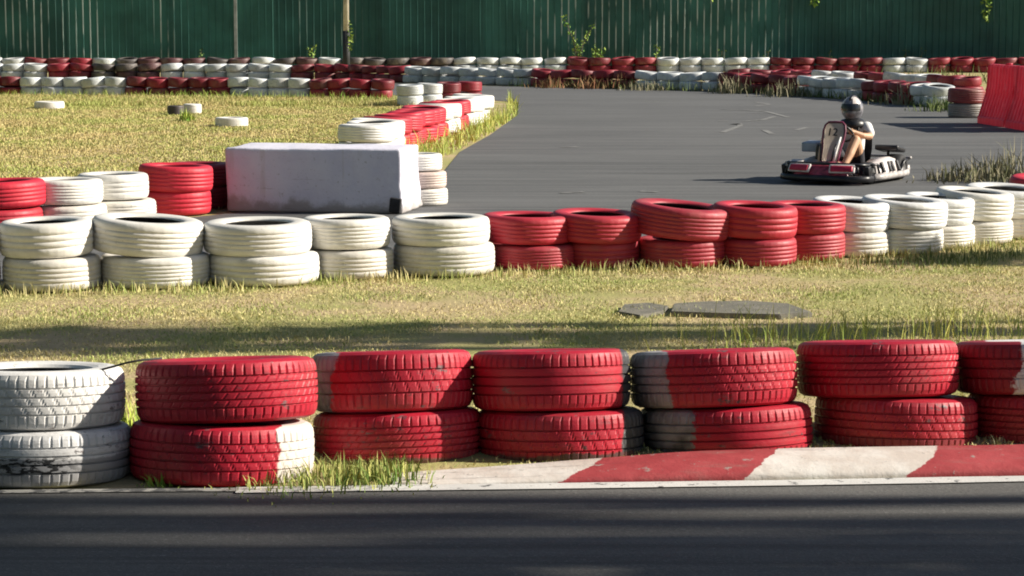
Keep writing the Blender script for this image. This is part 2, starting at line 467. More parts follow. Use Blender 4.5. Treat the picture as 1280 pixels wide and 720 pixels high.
# ------------------------------------------------------------------ tyres
def tyre_mesh(name, Rr, W, seg, mats, style=0, lod=2):
    """hollow tyre lying flat, base at z=0; tread with circumferential grooves and cut shoulder blocks"""
    ri = Rr * .60; g = .009 if lod == 2 else .0045
    T = []                                        # outer tread: (r, z, kind)
    nrib = (5, 5, 6, 4)[style % 4]
    z0, z1 = W * .13, W * .87
    T.append((Rr * .80, W * .0, 's')); T.append((Rr * .90, W * .015, 's')); T.append((Rr * .955, W * .055, 's'))
    rib = (z1 - z0) / nrib; gw = .0085 if lod == 2 else .009
    for i in range(nrib):
        a = z0 + rib * i; b = a + rib
        crown = lambda z: Rr * (1 - .045 * (abs(z / W - .5) / .5) ** 3)
        kind = 'e' if i in (0, nrib - 1) else 'm'
        if lod >= 1:
            aa = a + (gw / 2 if i else 0); bb = b - (gw / 2 if i < nrib - 1 else 0)
            if i: T.append((crown(aa) - .0008, aa, kind))
            else: T.append((crown(aa), aa, kind))
            T.append((crown((aa + bb) / 2), (aa + bb) / 2, kind)); T.append((crown(bb), bb, kind))
            if i < nrib - 1:
                T.append((crown(b) - g, b - gw * .3, 'g')); T.append((crown(b) - g, b + gw * .3, 'g'))
        else:
            T.append((crown((a + b) / 2), (a + b) / 2, kind))
    T += [(Rr * .955, W * .945, 's'), (Rr * .90, W * .985, 's'), (Rr * .80, W, 's')]
    inner = [(Rr * .70, W * .985, 's'), (Rr * .635, W * .955, 's'), (ri, W * .90, 'i'), (ri * 1.02, W * .86, 'i'),
             (Rr * .78, W * .84, 'i'), (Rr * .90, W * .7, 'i'), (Rr * .90, W * .3, 'i'), (Rr * .78, W * .16, 'i'), (ri * 1.02, W * .14, 'i'), (ri, W * .10, 's'), (Rr * .635, W * .045, 's'), (Rr * .70, W * .015, 's')]
    P = T + inner; n = len(P)
    V = []
    pr = random.Random(hash(name) % 1000)
    for j in range(seg):
        a = 2 * PI * j / seg
        for i, (r, z, kd) in enumerate(P):
            rr = r
            if lod == 2:
                if kd == 'e' and j % 5 == 0: rr -= .005
                if kd == 'm' and style in (1, 3) and (j + i) % 7 == 0: rr -= .003
                if kd == 'm' and style == 2 and (j - i) % 6 == 0: rr -= .0025
            elif lod == 1:
                if kd == 'e' and j % 3 == 0: rr -= .0015
            V.append((rr * math.cos(a), rr * math.sin(a), z))
    fl = []; mi = []
    for j in range(seg):
        A = j * n; B = ((j + 1) % seg) * n
        for i in range(n):
            k2 = (i + 1) % n
            fl += [A + i, B + i, B + k2, A + k2]
            mi.append(1 if P[i][2] == 'i' else 0)
    me = bpy.data.meshes.new(name)
    me.vertices.add(len(V)); me.vertices.foreach_set('co', np.array(V, np.float32).ravel())
    me.loops.add(len(fl)); me.loops.foreach_set('vertex_index', np.array(fl, np.int32))
    npoly = len(fl) // 4
    me.polygons.add(npoly); me.polygons.foreach_set('loop_start', np.arange(npoly, dtype=np.int32) * 4); me.polygons.foreach_set('loop_total', np.full(npoly, 4, np.int32))
    me.update(calc_edges=True)
    me.polygons.foreach_set('material_index', np.array(mi, np.int32))
    me.polygons.foreach_set('use_smooth', np.full(npoly, lod != 2))
    for mm in mats: me.materials.append(mm)
    return me

_cache = {}
def tyre(loc, Rr, W, mat, inner, label, group, style=0, lod=1, tilt=(0, 0), rz=0.0):
    """one tyre; meshes of the same shape are shared, the paint is set on the object"""
    key = (round(Rr, 2), round(W, 2), style, lod)
    if key not in _cache: _cache[key] = tyre_mesh('tyre', Rr, W, {2: 300, 1: 108, 0: 36}[lod], [M['rubber'], M['rubber']], style, lod)
    o = bpy.data.objects.new('tyre', _cache[key]); link(o)
    o.location = loc; o.rotation_euler = (R(tilt[0]), R(tilt[1]), rz)
    if lod < 2: o.scale = (random.uniform(.97, 1.04), random.uniform(.96, 1.03), random.uniform(.97, 1.02))
    else: o.scale = (random.uniform(1.0, 1.025), random.uniform(.98, 1.0), 1)
    o.material_slots[0].link = 'OBJECT'; o.material_slots[0].material = mat
    o.material_slots[1].link = 'OBJECT'; o.material_slots[1].material = inner
    tag(o, label, 'tyre', group)
    return o

# --- nearest row: every tyre has its own paint
FRONT = [  # lower: x0, x1, base y, W ; upper: x0, x1, W ; lower spec, upper spec
  dict(lo=(-62, 161, 615, .205), up=(-66, 151, .215),
       lm=paint('white_scuffed', (.70, .70, .70), 1, [('Z', .11, -1, .03, (.30, .30, .31)), ], 1.6, .3, scrape=True), um=paint('white_a', (.78, .77, .75), 2, [], .9, .25),
       ll='scuffed white tyre with black scrape marks, at bottom left beside the track', ul='clean white tyre topping the leftmost stack of the nearest row'),
  dict(lo=(163, 390, 612, .22), up=(171, 395, .23), 
       lm=paint('red_white_end', RED, 3, [('X', .235, 1, .06, (.68, .62, .57))], 1.0, .16), um=paint('red_a', RED, 4, [], .8, .12),
       ll='red tyre with a white painted right end, beside the tall grass tuft', ul='fully red tyre with a loose wire sticking out at its left'),
  dict(lo=(394, 602, 580, .21), up=(388, 592, .235),
       lm=paint('red_b', RED, 5, [('Z', .035, -1, .03, (.16, .07, .06))], 1.0, .16), um=paint('red_bare_left', RED, 6, [('X', -.205, -1, .10, 'worn')], .9, .12),
       ll='red tyre with scraped lower edge, right behind the grass tuft at the kerb', ul='red tyre with a grey bare patch at its left, above the grass tuft'),
  dict(lo=(598, 803, 578, .215), up=(590, 789, .235),
       lm=paint('red_dark_end', RED, 7, [('X', .235, 1, .03, (.055, .055, .058)), ('Z', .05, -1, .035, (.10, .04, .04))], 1.0, .14), um=paint('red_black_rim', RED, 8, [('X', .27, 1, .03, (.045, .045, .05))], .8, .12),
       ll='red tyre with bare black right end where the white kerb begins', ul='red tyre with thin black right rim, above where the kerb tapers'),
  dict(lo=(803, 1014, 572, .215), up=(790, 998, .225),
       lm=paint('red_worn_left', RED, 9, [('X', -.13, -1, .13, 'worn'), ('Z', .045, -1, .03, (.12, .05, .05))], 1.1, .14), um=paint('red_grey_left', RED, 10, [('X', -.20, -1, .09, 'worn')], .9, .12),
       ll='red tyre whose left third is bare grey, behind the red kerb block', ul='red tyre with grey left edge, topping the stack behind the red kerb block'),
  dict(lo=(1022, 1217, 562, .21), up=(1000, 1198, .225),
       lm=paint('red_c', RED, 11, [('Z', .06, -1, .03, (.25, .03, .04))], .9, .14), um=paint('red_d', RED, 12, [], .8, .10),
       ll='all red lower tyre behind the white kerb block near the right', ul='all red top tyre with crisp tread, above the white kerb block'),
  dict(lo=(1213, 1412, 557, .21), up=(1198, 1398, .215),
       lm=paint('red_e', RED_D, 13, [], .8, .12), um=paint('white_red_drip', (.72, .70, .70), 14, [('X', -.13, -1, .10, (.28, .012, .025))], .8, .15),
       ll='dark red tyre at the far right end of the nearest row', ul='white tyre with dripping red paint at the right picture edge'),
]
FR_POS = []
def place_stack(lo, up, **kw):
    x0, x1, yb, W = lo
    gx, gy = ground_at((x0 + x1) / 2, yb)
    d = gy * CA + HCAM * SA
    Rl = (x1 - x0) / 2 / 2800 * (d + .25) * 1.015
    yc = gy + Rl * .97
    X = x_at((x0 + x1) / 2, yc, W / 2)
    ux0, ux1, UW = up
    Ru = (ux1 - ux0) / 2 / 2800 * (yc * CA + (HCAM - W - .1) * SA)
    XU = x_at((ux0 + ux1) / 2, yc, W * 1.5)
    return X, yc, Rl, XU, Ru
tl = [(-4, .3), (-5.5, 1), (-7, -2), (-6, -.5), (-6.5, -2), (-6, 1.5), (-6, 0)]
tu = [(-4.5, .2), (-7, -1.6), (-8.2, -1.5), (-7.6, -1), (-8, -2), (-7.6, -.8), (-7.5, -1)]
SINK = [0, .004, .028, .036, .036, .026, .024]
for i, s in enumerate(FRONT):
    X, yc, Rl, XU, Ru = place_stack(s['lo'], s['up'])
    W, UW = s['lo'][3], s['up'][2]
    FR_POS.append((X, yc, Rl))
    tyre((X, yc, .004 - SINK[i] - Rl * math.sin(R(-tl[i][0])) * .85), Rl, W, s['lm'], M['rubber'], s['ll'], 'tyre stacks of the nearest row', i % 4, 2, tl[i])
    tyre((XU, yc + .022, .006 - SINK[i] - Rl * math.sin(R(-tl[i][0])) * .85 + W * .985 + Ru * (math.sin(R(abs(tu[i][1] - tl[i][1]))) * .5 - math.sin(R(tl[i][0] - tu[i][0])) * .6)), Ru, UW, s['um'], M['rubber'], s['ul'], 'tyre stacks of the nearest row', (i + 1) % 4, 2, tu[i])

# --- middle row between the grass strip and the bend
WC = paint('cream_white_paint', WHITE, 21, [], .45, .16); WC2 = paint('white_paint_clean', (.76, .76, .75), 22, [], .35, .12)
WC3 = paint('grubby_white_paint', (.70, .67, .61), 23, [], .7, .35)
RM = paint('faded_red_paint', (.46, .025, .045), 24, [], .5, .1); RM2 = paint('red_paint_dusty', (.40, .03, .05), 25, [], .7, .2)
RDK = paint('shaded_red_paint', (.26, .015, .03), 26, [], .5, .12)  # deeper red: the shade beside the block is put into the colour
RBR = paint('bright_red_paint', (.58, .022, .045), 27, [], .35, .06)
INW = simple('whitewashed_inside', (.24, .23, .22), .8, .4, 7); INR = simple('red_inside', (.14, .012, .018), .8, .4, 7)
MID = [ # lo(x0,x1,base,W), up(x0,x1,W), mats, tilt up, labels
 ((-122, 0, 369, .20), (-126, -3, .2), WC3, WC, (1, 0), 'white lower tyre just past the left picture edge', 'white upper tyre just past the left picture edge'),
 ((3, 127, 367, .205), (0, 117, .215), WC3, WC, (1, -1), 'white lower tyre in the leftmost full stack of the middle row', 'white tyre with dark oval hole, topping the leftmost middle stack'),
 ((127, 262, 363, .195), (114, 252, .215), WC, WC, (1, 4.0), 'white lower tyre under the tilted one in front of red pair', 'tilted white top tyre with its left side raised, left of the block'),
 ((262, 397, 360, .19), (254, 390, .205), WC, WC, (1, 0), 'broad white lower tyre in front of the big white block', 'broad white top tyre in front of the left half of white block'),
 ((380, 493, 351, .19), (376, 489, .20), WC3, WC, (0, 0), 'narrow white lower tyre below the right end of the white block', 'narrow white top tyre with a leaf scrap, below the white block'),
 ((490, 620, 348, .195), (488, 614, .185), WC3, WC, (0, 0), 'white lower tyre with small black mark, next to the first red', 'white top tyre left of the first red tyre in the middle row'),
 ((610, 723, 339, .165), (600, 718, .19), RM2, RM, (0, 1), 'dusty red lower tyre right beside the last white left stack', 'red top tyre right beside the last white of the left stacks'),
 ((700, 800, 337, .17), (688, 802, .195), RM2, RM, (1.5, 2), 'small shaded red lower tyre, second red stack from the left', 'red top tyre with a visible hole, second red stack from left'),
 ((796, 908, 337, .19), (787, 911, .22), RM2, RM2, (2, 5.5), 'red lower tyre under the strongly tilted red one', 'strongly tilted red top tyre, its left rim lifted high'),
 ((893, 994, 335, .19), (890, 994, .215), RM2, RM, (2, 2.5), 'red lower tyre in the fourth red stack of the middle row', 'red top tyre with black oval hole, fourth red stack of middle row'),
 ((960, 1054, 328, .19), (956, 1057, .20), RM2, RM, (1, 1), 'last red lower tyre beside the first right hand white stack', 'last red top tyre, touching the first right hand white tyre'),
 ((1015, 1112, 322, .175), (1012, 1112, .205), WC3, WC2, (2.5, 3), 'white lower tyre right next to the last red stack', 'white top tyre with a clear oval hole next to last red'),
 ((1078, 1176, 319, .18), (1076, 1181, .205), WC, WC2, (2, 3.5), 'white lower tyre in second white stack right of the reds', 'bright white top tyre below the right end of the kart'),
 ((1125, 1218, 312, .17), (1126, 1217, .20), WC3, WC2, (2.5, 4), 'white lower tyre in third white stack right of the reds', 'bluish white top tyre in third stack right of the reds'),
 ((1170, 1264, 307, .175), (1168, 1263, .205), WC3, WC, (2, 4.5), 'scuffed white lower tyre with dark smears near right edge', 'cream top tyre above the smeared one near right edge'),
 ((1225, 1325, 300, .165), (1203, 1312, .21), WC3, WC2, (3, 3), 'white lower tyre cut by the right picture edge', 'white top tyre with open dark hole at the right edge'),
 ((1268, 1372, 288, .19), (1262, 1372, .21), RM, RBR, (3, 2), 'red lower tyre mostly hidden at the right picture edge', 'red top tyre peeping above white ones at the right edge'),
]
MIDC = []
for i, (lo, up, ml, mu, t, ll, ul) in enumerate(MID):
    X, yc, Rl, XU, Ru = place_stack(lo, up)
    MIDC.append((X, yc, Rl))
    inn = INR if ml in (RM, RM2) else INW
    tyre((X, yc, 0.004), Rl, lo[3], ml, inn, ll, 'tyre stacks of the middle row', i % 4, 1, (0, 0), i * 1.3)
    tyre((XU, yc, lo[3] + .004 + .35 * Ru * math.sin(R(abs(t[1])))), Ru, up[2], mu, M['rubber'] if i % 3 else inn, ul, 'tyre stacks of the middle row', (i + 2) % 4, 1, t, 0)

# --- short row left of the block
LEFT = [
 ((-58, 52, 296, .20), (-55, 56, .215), RM, RBR, (0, -2), 'red lower tyre at left edge behind the white stacks', 'bright red top tyre at the left edge beside the field'),
 ((38, 132, 290, .20), (32, 128, .205), WC3, WC, (0, 1), 'white lower tyre behind, right of the red at left edge', 'white top tyre by the field, right of the left edge red'),
 ((98, 194, 283, .20), (95, 187, .205), WC3, WC, (0, 0), 'white lower tyre left of the bright red pair', 'white top tyre left of the bright red pair by the field'),
 ((176, 262, 271, .20), (174, 264, .225), RBR, RBR, (0, -2), 'bright red lower tyre left of the white block', 'bright red tyre with dented rim left of the white block'),
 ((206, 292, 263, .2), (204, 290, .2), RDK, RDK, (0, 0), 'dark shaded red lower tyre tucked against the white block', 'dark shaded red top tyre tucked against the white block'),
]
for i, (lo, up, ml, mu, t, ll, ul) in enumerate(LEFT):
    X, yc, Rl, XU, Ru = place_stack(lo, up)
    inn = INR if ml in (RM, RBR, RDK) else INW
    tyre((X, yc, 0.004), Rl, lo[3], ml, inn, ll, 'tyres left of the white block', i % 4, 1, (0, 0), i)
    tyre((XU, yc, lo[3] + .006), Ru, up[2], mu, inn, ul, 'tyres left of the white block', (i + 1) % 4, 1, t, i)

# --- three small tyres behind the block's right end
gx, gy = ground_at(525, 259)
for i, (xr, lab, mm) in enumerate(((559, 'grimy small tyre at the bottom of the three by the block', WC3), (558, 'pinkish white middle tyre of the three beside the block', paint('pinkish_white', (.62, .50, .45), 31, [], .6, .3)), (553, 'pale top tyre of the three stacked beside the block', WC))):
    yc = gy + .24; rr = .21 if i else .215
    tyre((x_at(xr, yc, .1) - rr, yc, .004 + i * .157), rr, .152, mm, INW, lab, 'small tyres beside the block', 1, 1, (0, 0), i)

# --- far rows
FW = [paint('far_white_paint', (.68, .71, .72), 41, [], .7, .3), paint('far_white_grubby', (.58, .61, .62), 42, [], 1.0, .5)]
FR_ = [paint('far_red_paint', (.27, .015, .03), 43, [], .8, .25), paint('far_maroon_paint', (.17, .012, .022), 44, [], .8, .3)]
FD = [paint('far_dark_tyre', (.07, .06, .06), 45, [], .6, .5), paint('far_brown_tyre', (.10, .04, .045), 46, [], .6, .4)]
FB = [RBR, RM]
ORD = ['first', 'second', 'third', 'fourth', 'fifth', 'sixth', 'seventh', 'eighth', 'ninth', 'tenth', 'eleventh', 'twelfth', 'thirteenth', 'fourteenth', 'fifteenth', 'sixteenth', 'seventeenth', 'eighteenth', 'nineteenth', 'twentieth']
PAL = {'white': FW, 'red': FR_, 'dark': FD, 'bright red': FB, 'clean white': [WC2, WC]}
def far_row(path, spacing, Rr, W, tiers, colour_at, rowname, group, z0=0.004, lod=0, jit=.05, order='from left', tierlab=True, stagger=0.0, merged=None):
    pts = resample([ground_at(*p) for p in path], .02)
    acc = spacing; last = pts[0]; spots = []
    for p in pts:
        acc += math.dist(p, last); last = p
        if acc >= spacing: spots.append(p); acc = 0
    runs = {}; prevc = None; idx = 0
    for k, (x, y) in enumerate(spots):
        y += Rr + (stagger if k % 2 else 0)
        px = px_of(x, y); c = colour_at(px)
        if c != prevc: runs[c] = runs.get(c, -1) + 1; idx = 0; prevc = c
        else: idx += 1
        jx = 0
        for t in range(tiers):
            mm = random.choice(PAL[c])
            if merged is not None and t == 0:
                merged.append((x, y, z0, c)); continue
            tier = ('upper ' if t else 'lower ') if tiers == 2 and tierlab else ''
            lab = f"{tier}{c} tyre, {ORD[idx]} {order} in {ORD[runs[c]]} {c} run of {rowname}"
            rr = Rr * random.uniform(.95, 1.03)
            tyre((x + random.uniform(-jit, jit) * .6, y + random.uniform(-jit, jit), z0 + t * (W + .012)), round(rr, 2), W, mm,
                 INW if 'white' in c else M['rubber'], lab, group, random.choice((0, 1)), lod, (random.uniform(1, 8) if t or tiers == 1 else 0, random.uniform(-4, 4) if t else 0), random.uniform(0, 6))
    return spots

def bands(lst, default='white'):
    def f(px):
        for x, c in lst:
            if px < x: return c
        return lst[-1][1]
    return f
far_row([(-14, 121), (250, 122), (497, 125)], .45, .25, .20, 2, bands([(24, 'red'), (160, 'white'), (288, 'red'), (384, 'white'), (560, 'red')]),
        'row edging the field', 'tyre row along the back of the field')
far_row([(-14, 98.5), (250, 99), (430, 100.5), (520, 104), (600, 106), (700, 109), (800, 111.5), (900, 114), (1000, 119), (1090, 126), (1150, 131.5), (1192, 136)], .635, .325, .20, 2,
        bands([(60, 'white'), (130, 'red'), (212, 'dark'), (370, 'white'), (518, 'red'), (664, 'white'), (797, 'red'), (905, 'white'), (1005, 'red'), (1092, 'white'), (1150, 'red'), (1300, 'white')]),
        'row across the track', 'tyre row along the far side of the track')
LOWER = []
def merge_lower():
    base = tyre_mesh('tyre_row', .36, .215, 36, [FW[0], FR_[0], FD[0]], 0, 0)
    n = len(base.vertices); co = np.empty(n * 3, np.float32); base.vertices.foreach_get('co', co); co = co.reshape(-1, 3)
    nl = len(base.loops); li = np.empty(nl, np.int32); base.loops.foreach_get('vertex_index', li)
    V = np.concatenate([co + np.array((x, y, z)) for x, y, z, c in LOWER]); fl = np.concatenate([li + n * k for k in range(len(LOWER))])
    o = np_mesh('tyre_row', V, fl, [4] * (len(fl) // 4), FW[0], smooth=True)
    o.data.materials.append(FR_[0]); o.data.materials.append(FD[0])
    mi = np.repeat([{'white': 0, 'red': 1, 'dark': 2}[c] for *_, c in LOWER], nl // 4); o.data.polygons.foreach_set('material_index', mi.astype(np.int32))
    tag(o, 'mostly hidden lower tyres of the rear rows under the fence', 'tyres', kind='stuff')
far_row([(-14, 90.9), (640, 90.6), (1335, 90.9)], .70, .365, .215, 2,
        bands([(40, 'white'), (110, 'red'), (150, 'white'), (300, 'dark'), (350, 'white'), (390, 'dark'), (440, 'white'), (560, 'dark'), (720, 'white'), (830, 'red'), (960, 'white'), (1090, 'red'), (1170, 'white'), (1300, 'red')]),
        'rearmost row', 'rearmost tyres standing below the fence', z0=.004, merged=LOWER)
far_row([(925, 108), (1000, 110), (1090, 113), (1160, 117), (1225, 122)], .66, .31, .20, 2,
        bands([(1005, 'red'), (1075, 'white'), (1110, 'red'), (1165, 'white'), (1300, 'red')]),
        'doubled row at right', 'second line of tyres behind the far row at right', merged=LOWER)
merge_lower()
# the line of stacks that runs away from the block along the inside of the bend (bright, sunlit from the right)
far_row([(468, 193), (500, 179), (545, 160), (578, 148), (592, 135), (588, 127), (560, 119), (520, 117)], .62, .30, .215, 2,
        bands([(1, 'white')]) if False else (lambda px: 'clean white'), 'x', 'y') if False else None
line = resample([ground_at(*p) for p in ((452, 202), (486, 189), (540, 169), (592, 151), (618, 141))], .02)
seq = ['clean white'] * 3 + ['bright red'] * 6 + ['clean white'] * 2 + ['bright red'] * 2 + ['clean white'] * 4
acc = .62; last = line[0]; k = 0; runs = {}; prevc = None; idx = 0
for p in line:
    acc += math.dist(p, last); last = p
    if acc >= .64 and k < len(seq):
        acc = 0; c = seq[k]; k += 1
        if c != prevc: runs[c] = runs.get(c, -1) + 1; idx = 0; prevc = c
        else: idx += 1
        for t in range(2):
            tyre((p[0] + random.uniform(-.05, .05), p[1] + .3, .004 + t * .213), round(.335 * random.uniform(.97, 1.04), 2), .215, random.choice(PAL[c]), INW if 'white' in c else INR,
                 f"{'upper' if t else 'lower'} {c} tyre, {ORD[idx]} from the block in {ORD[runs[c]]} {c} run of receding row", 'stacks receding along the inside of the bend', k % 4, 1, (random.uniform(-3, 3) if t else 0, random.uniform(-4, 2) if t else 0), k)
print('receding', k)
# corner where the field's back row meets the receding row
for i, (px, yb, c, zz) in enumerate(((512, 133, 'white', 0), (512, 133, 'white', 1), (536, 131, 'white', 0), (536, 131, 'white', 1), (560, 129, 'red', 0), (560, 129, 'red', 1), (586, 128, 'red', 0), (586, 128, 'red', 1))):
    gx, gy = ground_at(px, yb)
    lab = {512: 'white corner tyre nearest the grass at the end of the field row', 536: 'white corner tyre beside the dark red ones at the field corner', 560: 'dark red corner tyre shaded behind the receding row', 586: 'red corner tyre behind the last stack of receding row'}[px]
    tyre((gx, gy + .25, .004 + zz * .205), .26, .2, random.choice(PAL[c]), INW, ('upper ' if zz else 'lower ') + lab, 'tyres at the corner of the field', i % 3, 1, (0, random.uniform(-4, 4) if zz else 0), i)
# end stack by the red barrier
gx, gy = ground_at(1213, 148)
tyre((gx, gy + .3, .004), .31, .24, paint('greyish_tyre', (.25, .23, .22), 51, [], .8, .4), M['rubber'], 'greyish lower tyre lying against the red plastic barrier', 'tyres against the plastic barrier', 0, 1)
tyre((gx - .02, gy + .3, .247), .32, .25, paint('maroon_tyre', (.20, .03, .035), 52, [], .6, .3), M['rubber'], 'maroon upper tyre lying against the red plastic barrier', 'tyres against the plastic barrier', 1, 1, (0, 2))
# single tyres on the field
for px, yb, wpx, W, mm, lab in ((58, 136.5, 37, .15, WC, 'white tyre half sunk in the field at the far left'), (218, 143.5, 22, .17, FD[0], 'dark bare tyre lying beside a white one on the field'),
                                (239, 142, 22, .18, WC, 'small white tyre beside a dark one on the field'), (287, 158.5, 41, .15, WC, 'white tyre lying flat on the field behind the block')):
    gx, gy = ground_at(px, yb); rr = wpx / 2 / 2800 * gy
    tyre((gx, gy + rr, -.01), round(rr, 2), W, mm, INW, lab, 'single tyres lying on the field', 0, 1)

# ------------------------------------------------------------------ wire on the nearest row
bm = bmesh.new()
X, yc, Rl = FR_POS[1]
zt = .425
tube(bm, [(X - .43, yc - .13, zt - .022), (X - .38, yc - .14, zt - .008), (X - .32, yc - .15, zt + .010), (X - .27, yc - .14, zt + .018), (X - .2, yc - .1, zt + .018)], .0042, 6)
tag(obj('wire', bm, M['rubber']), 'thin dark wire poking out between white and red stacks', 'wire')

# ------------------------------------------------------------------ white block
def block_mat():
    k = NT('whitewashed_block'); c = k.coord(); n = k.noise(c, 4, 6, .65); n2 = k.noise(c, 28, 5, .7)
    sx = k.n('ShaderNodeSeparateXYZ'); k.l(c, sx.inputs[0])
    col = k.mix(k.ramp(n, .3, .7), (.66, .65, .77), (.74, .73, .82))
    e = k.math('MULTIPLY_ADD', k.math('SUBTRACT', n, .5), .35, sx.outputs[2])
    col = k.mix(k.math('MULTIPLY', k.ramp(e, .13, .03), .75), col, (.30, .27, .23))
    col = k.mix(k.math('MULTIPLY', k.ramp(n2, .60, .68), .5), col, (.34, .32, .31))
    scf = k.noise(c, 7, 6, .75, stretch=(.3, 1, 4), off=3)
    col = k.mix(k.math('MULTIPLY', k.ramp(scf, .60, .70), .5), col, (.16, .15, .15))
    col = k.mix(k.math('MULTIPLY', k.ramp(k.noise(c, 10, 3, .5, stretch=(1, 1, .12), off=7), .60, .72), .35), col, (.42, .38, .33))
    k.bump(n, .5, .03); return k.done(col, .7, .3)
fx, fy = ground_at(392, 267)
BR = -9
blk = empty('barrier_block', (0, 0, 0.004), 0, 'large whitewashed block with crumbling right foot, standing between tyres and bend', 'barrier block')
L_, D_, H_ = 1.56, .80, .56
cx, cy = x_at(402, fy + .2) , fy + .42
blk.location = (cx, cy, .004); blk.rotation_euler = (0, 0, R(BR))
bm = bmesh.new(); box(bm, (0, 0, H_ / 2), (L_, D_, H_), bevel=.028)
bmesh.ops.subdivide_edges(bm, edges=[e for e in bm.edges if e.calc_length() > .15], cuts=9, use_grid_fill=True)
import mathutils
for v in bm.verts:
    nz = mathutils.noise.noise(v.co * 3.0) * .012 + mathutils.noise.noise(v.co * 9.0) * .005
    v.co += v.co.normalized() * nz
    if v.co.x > .5 * L_ - .06: v.co.x += .05 * max(0, (.25 - v.co.z)) * 2 + mathutils.noise.noise(v.co * 16) * .02 * (v.co.z < .2)
obj('body', bm, block_mat(), blk)
bm = bmesh.new(); box(bm, (L_ / 2 - .045, -D_ / 2 - .012, .075), (.10, .05, .13), Matrix.Rotation(R(6), 3, 'Y'), .012)
obj('corner_pad', bm, M['rubber'], blk)

# ------------------------------------------------------------------ concrete drain slab
k = NT('old_concrete'); c = k.coord(); n = k.noise(c, 6, 6, .65); n2 = k.noise(c, 50, 4, .7)
col = k.mix(k.ramp(n, .3, .7), (.15, .145, .12), (.23, .215, .18)); col = k.mix(k.math('MULTIPLY', k.ramp(n2, .55, .75), .5), col, (.10, .10, .09))
k.bump(n2, .5, .01); M['concrete'] = k.done(col, .9, .2)
def slab(name, pxs, top, thick, label, cat):
    t = [ground_at(x, y, top) for x, y in pxs]
    bm = bmesh.new()
    a = [bm.verts.new((x, y, top)) for x, y in t]; b = [bm.verts.new((x, y, top - thick)) for x, y in t]
    bm.faces.new(a); bm.faces.new(b[::-1])
    for i in range(len(t)): bm.faces.new((a[i], a[(i + 1) % len(t)], b[(i + 1) % len(t)], b[i]))
    bmesh.ops.bevel(bm, geom=bm.edges[:], offset=.006, segments=2, affect='EDGES')
    return tag(obj(name, bm, M['concrete'], smooth=False), label, cat)
slab('drain_slab', [(838, 389), (842, 379), (880, 376.5), (935, 375.5), (985, 379), (1016, 390), (975, 393), (900, 391)], .026, .06, 'broad weathered grey drain slab lying in the grass strip', 'drain slab')
slab('drain_slab', [(772, 389), (780, 380), (812, 378), (836, 382), (829, 389), (800, 394)], .018, .06, 'smaller broken grey slab at the left end of the drain', 'drain slab')

# ------------------------------------------------------------------ grass
mid_line = sorted([(x, y) for x, y, r in MIDC])
strip_poly = [(x, y + .18) for x, y in [(-5.2, EDGE[0][1] + .08)] ] + [(x, y + .10) for x, y in EDGE[1:-1]] + [(5.2, EDGE[-1][1])] + [(5.4, mid_line[-1][1] + 1)] + [(x, y + .12) for x, y in mid_line[::-1]] + [(-5.2, mid_line[0][1])]
P = scatter(strip_poly, 3200)
P = P[np.abs(P[:, 0]) < .26 * P[:, 1] + .3]
def in_front(P):           # drop blades on kerb
    keep = np.ones(len(P), bool)
    for i in range(len(kp) - 1):
        a, b = kp[i], kp[i + 1]
        m = (P[:, 0] >= a[0]) & (P[:, 0] < b[0]); ylo = a[1] - .1; yhi = a[1] + .34
        keep &= ~(m & (P[:, 1] > ylo) & (P[:, 1] < yhi))
    return keep
P = P[in_front(P)]
slab_c = ground_at(905, 385)
def nz2(P, s, off=0): return np.array([mathutils.noise.noise((p[0] * s + off, p[1] * s, off)) for p in P])
hh = np.clip(.013 + .013 * nz2(P, 1.3) + rng.normal(0, .005, len(P)), .005, .05)
inslab = inside([ground_at(x, y) for x, y in [(770, 391), (780, 378), (935, 374), (1018, 388), (985, 398), (880, 396)]], P)
hh[inslab] += .022; keep = ~inslab | (rng.uniform(0, 1, len(P)) < .16); P, hh = P[keep], hh[keep]
bare = nz2(P, 1.4, 7.7) + rng.normal(0, .2, len(P)) > .22
P, hh = P[~bare], hh[~bare]
tag(blades('mown_grass', P, hh, rng.uniform(.003, .007, len(P)), 1.0, M['turf']), 'short straw coloured mown grass between the two tyre rows', 'grass', kind='stuff')
field_px = [(-60, 300), (60, 285), (180, 268), (285, 262), (500, 258), (470, 200), (500, 182), (560, 157), (600, 140), (560, 131), (495, 126.5), (250, 123), (-60, 121.5)]
field_poly = [ground_at(*p) for p in field_px]
P = scatter(field_poly, 900)
hh = np.clip(.018 + .02 * nz2(P, .5, 3) + rng.normal(0, .014, len(P)), .015, .13)
far = P[:, 1] > 43; hh[far] += rng.uniform(0, .11, far.sum())
tag(blades('field_grass', P, hh, rng.uniform(.008, .016, len(P)), .7, M['field']), 'rough yellow green grass of the field inside the bend', 'grass', kind='stuff')
# taller, greener verge on the outside of the receding stacks
vp = [ground_at(*p) for p in ((505, 207), (562, 194), (606, 172), (646, 146), (648, 132), (636, 124), (634, 142), (600, 156), (556, 175), (505, 193))]
P = scatter(vp, 330); P = P[nz2(P, 1.1, 2) + rng.normal(0, .25, len(P)) > -.25]
tag(blades('verge_grass', P, (.05 + .3 * rng.uniform(0, 1, len(P)) ** 3 + .08 * nz2(P, .8, 5)).clip(.03), rng.uniform(.008, .016, len(P)), .7, M['verge']), 'taller sunlit green grass verge outside the receding stacks', 'grass', kind='stuff')
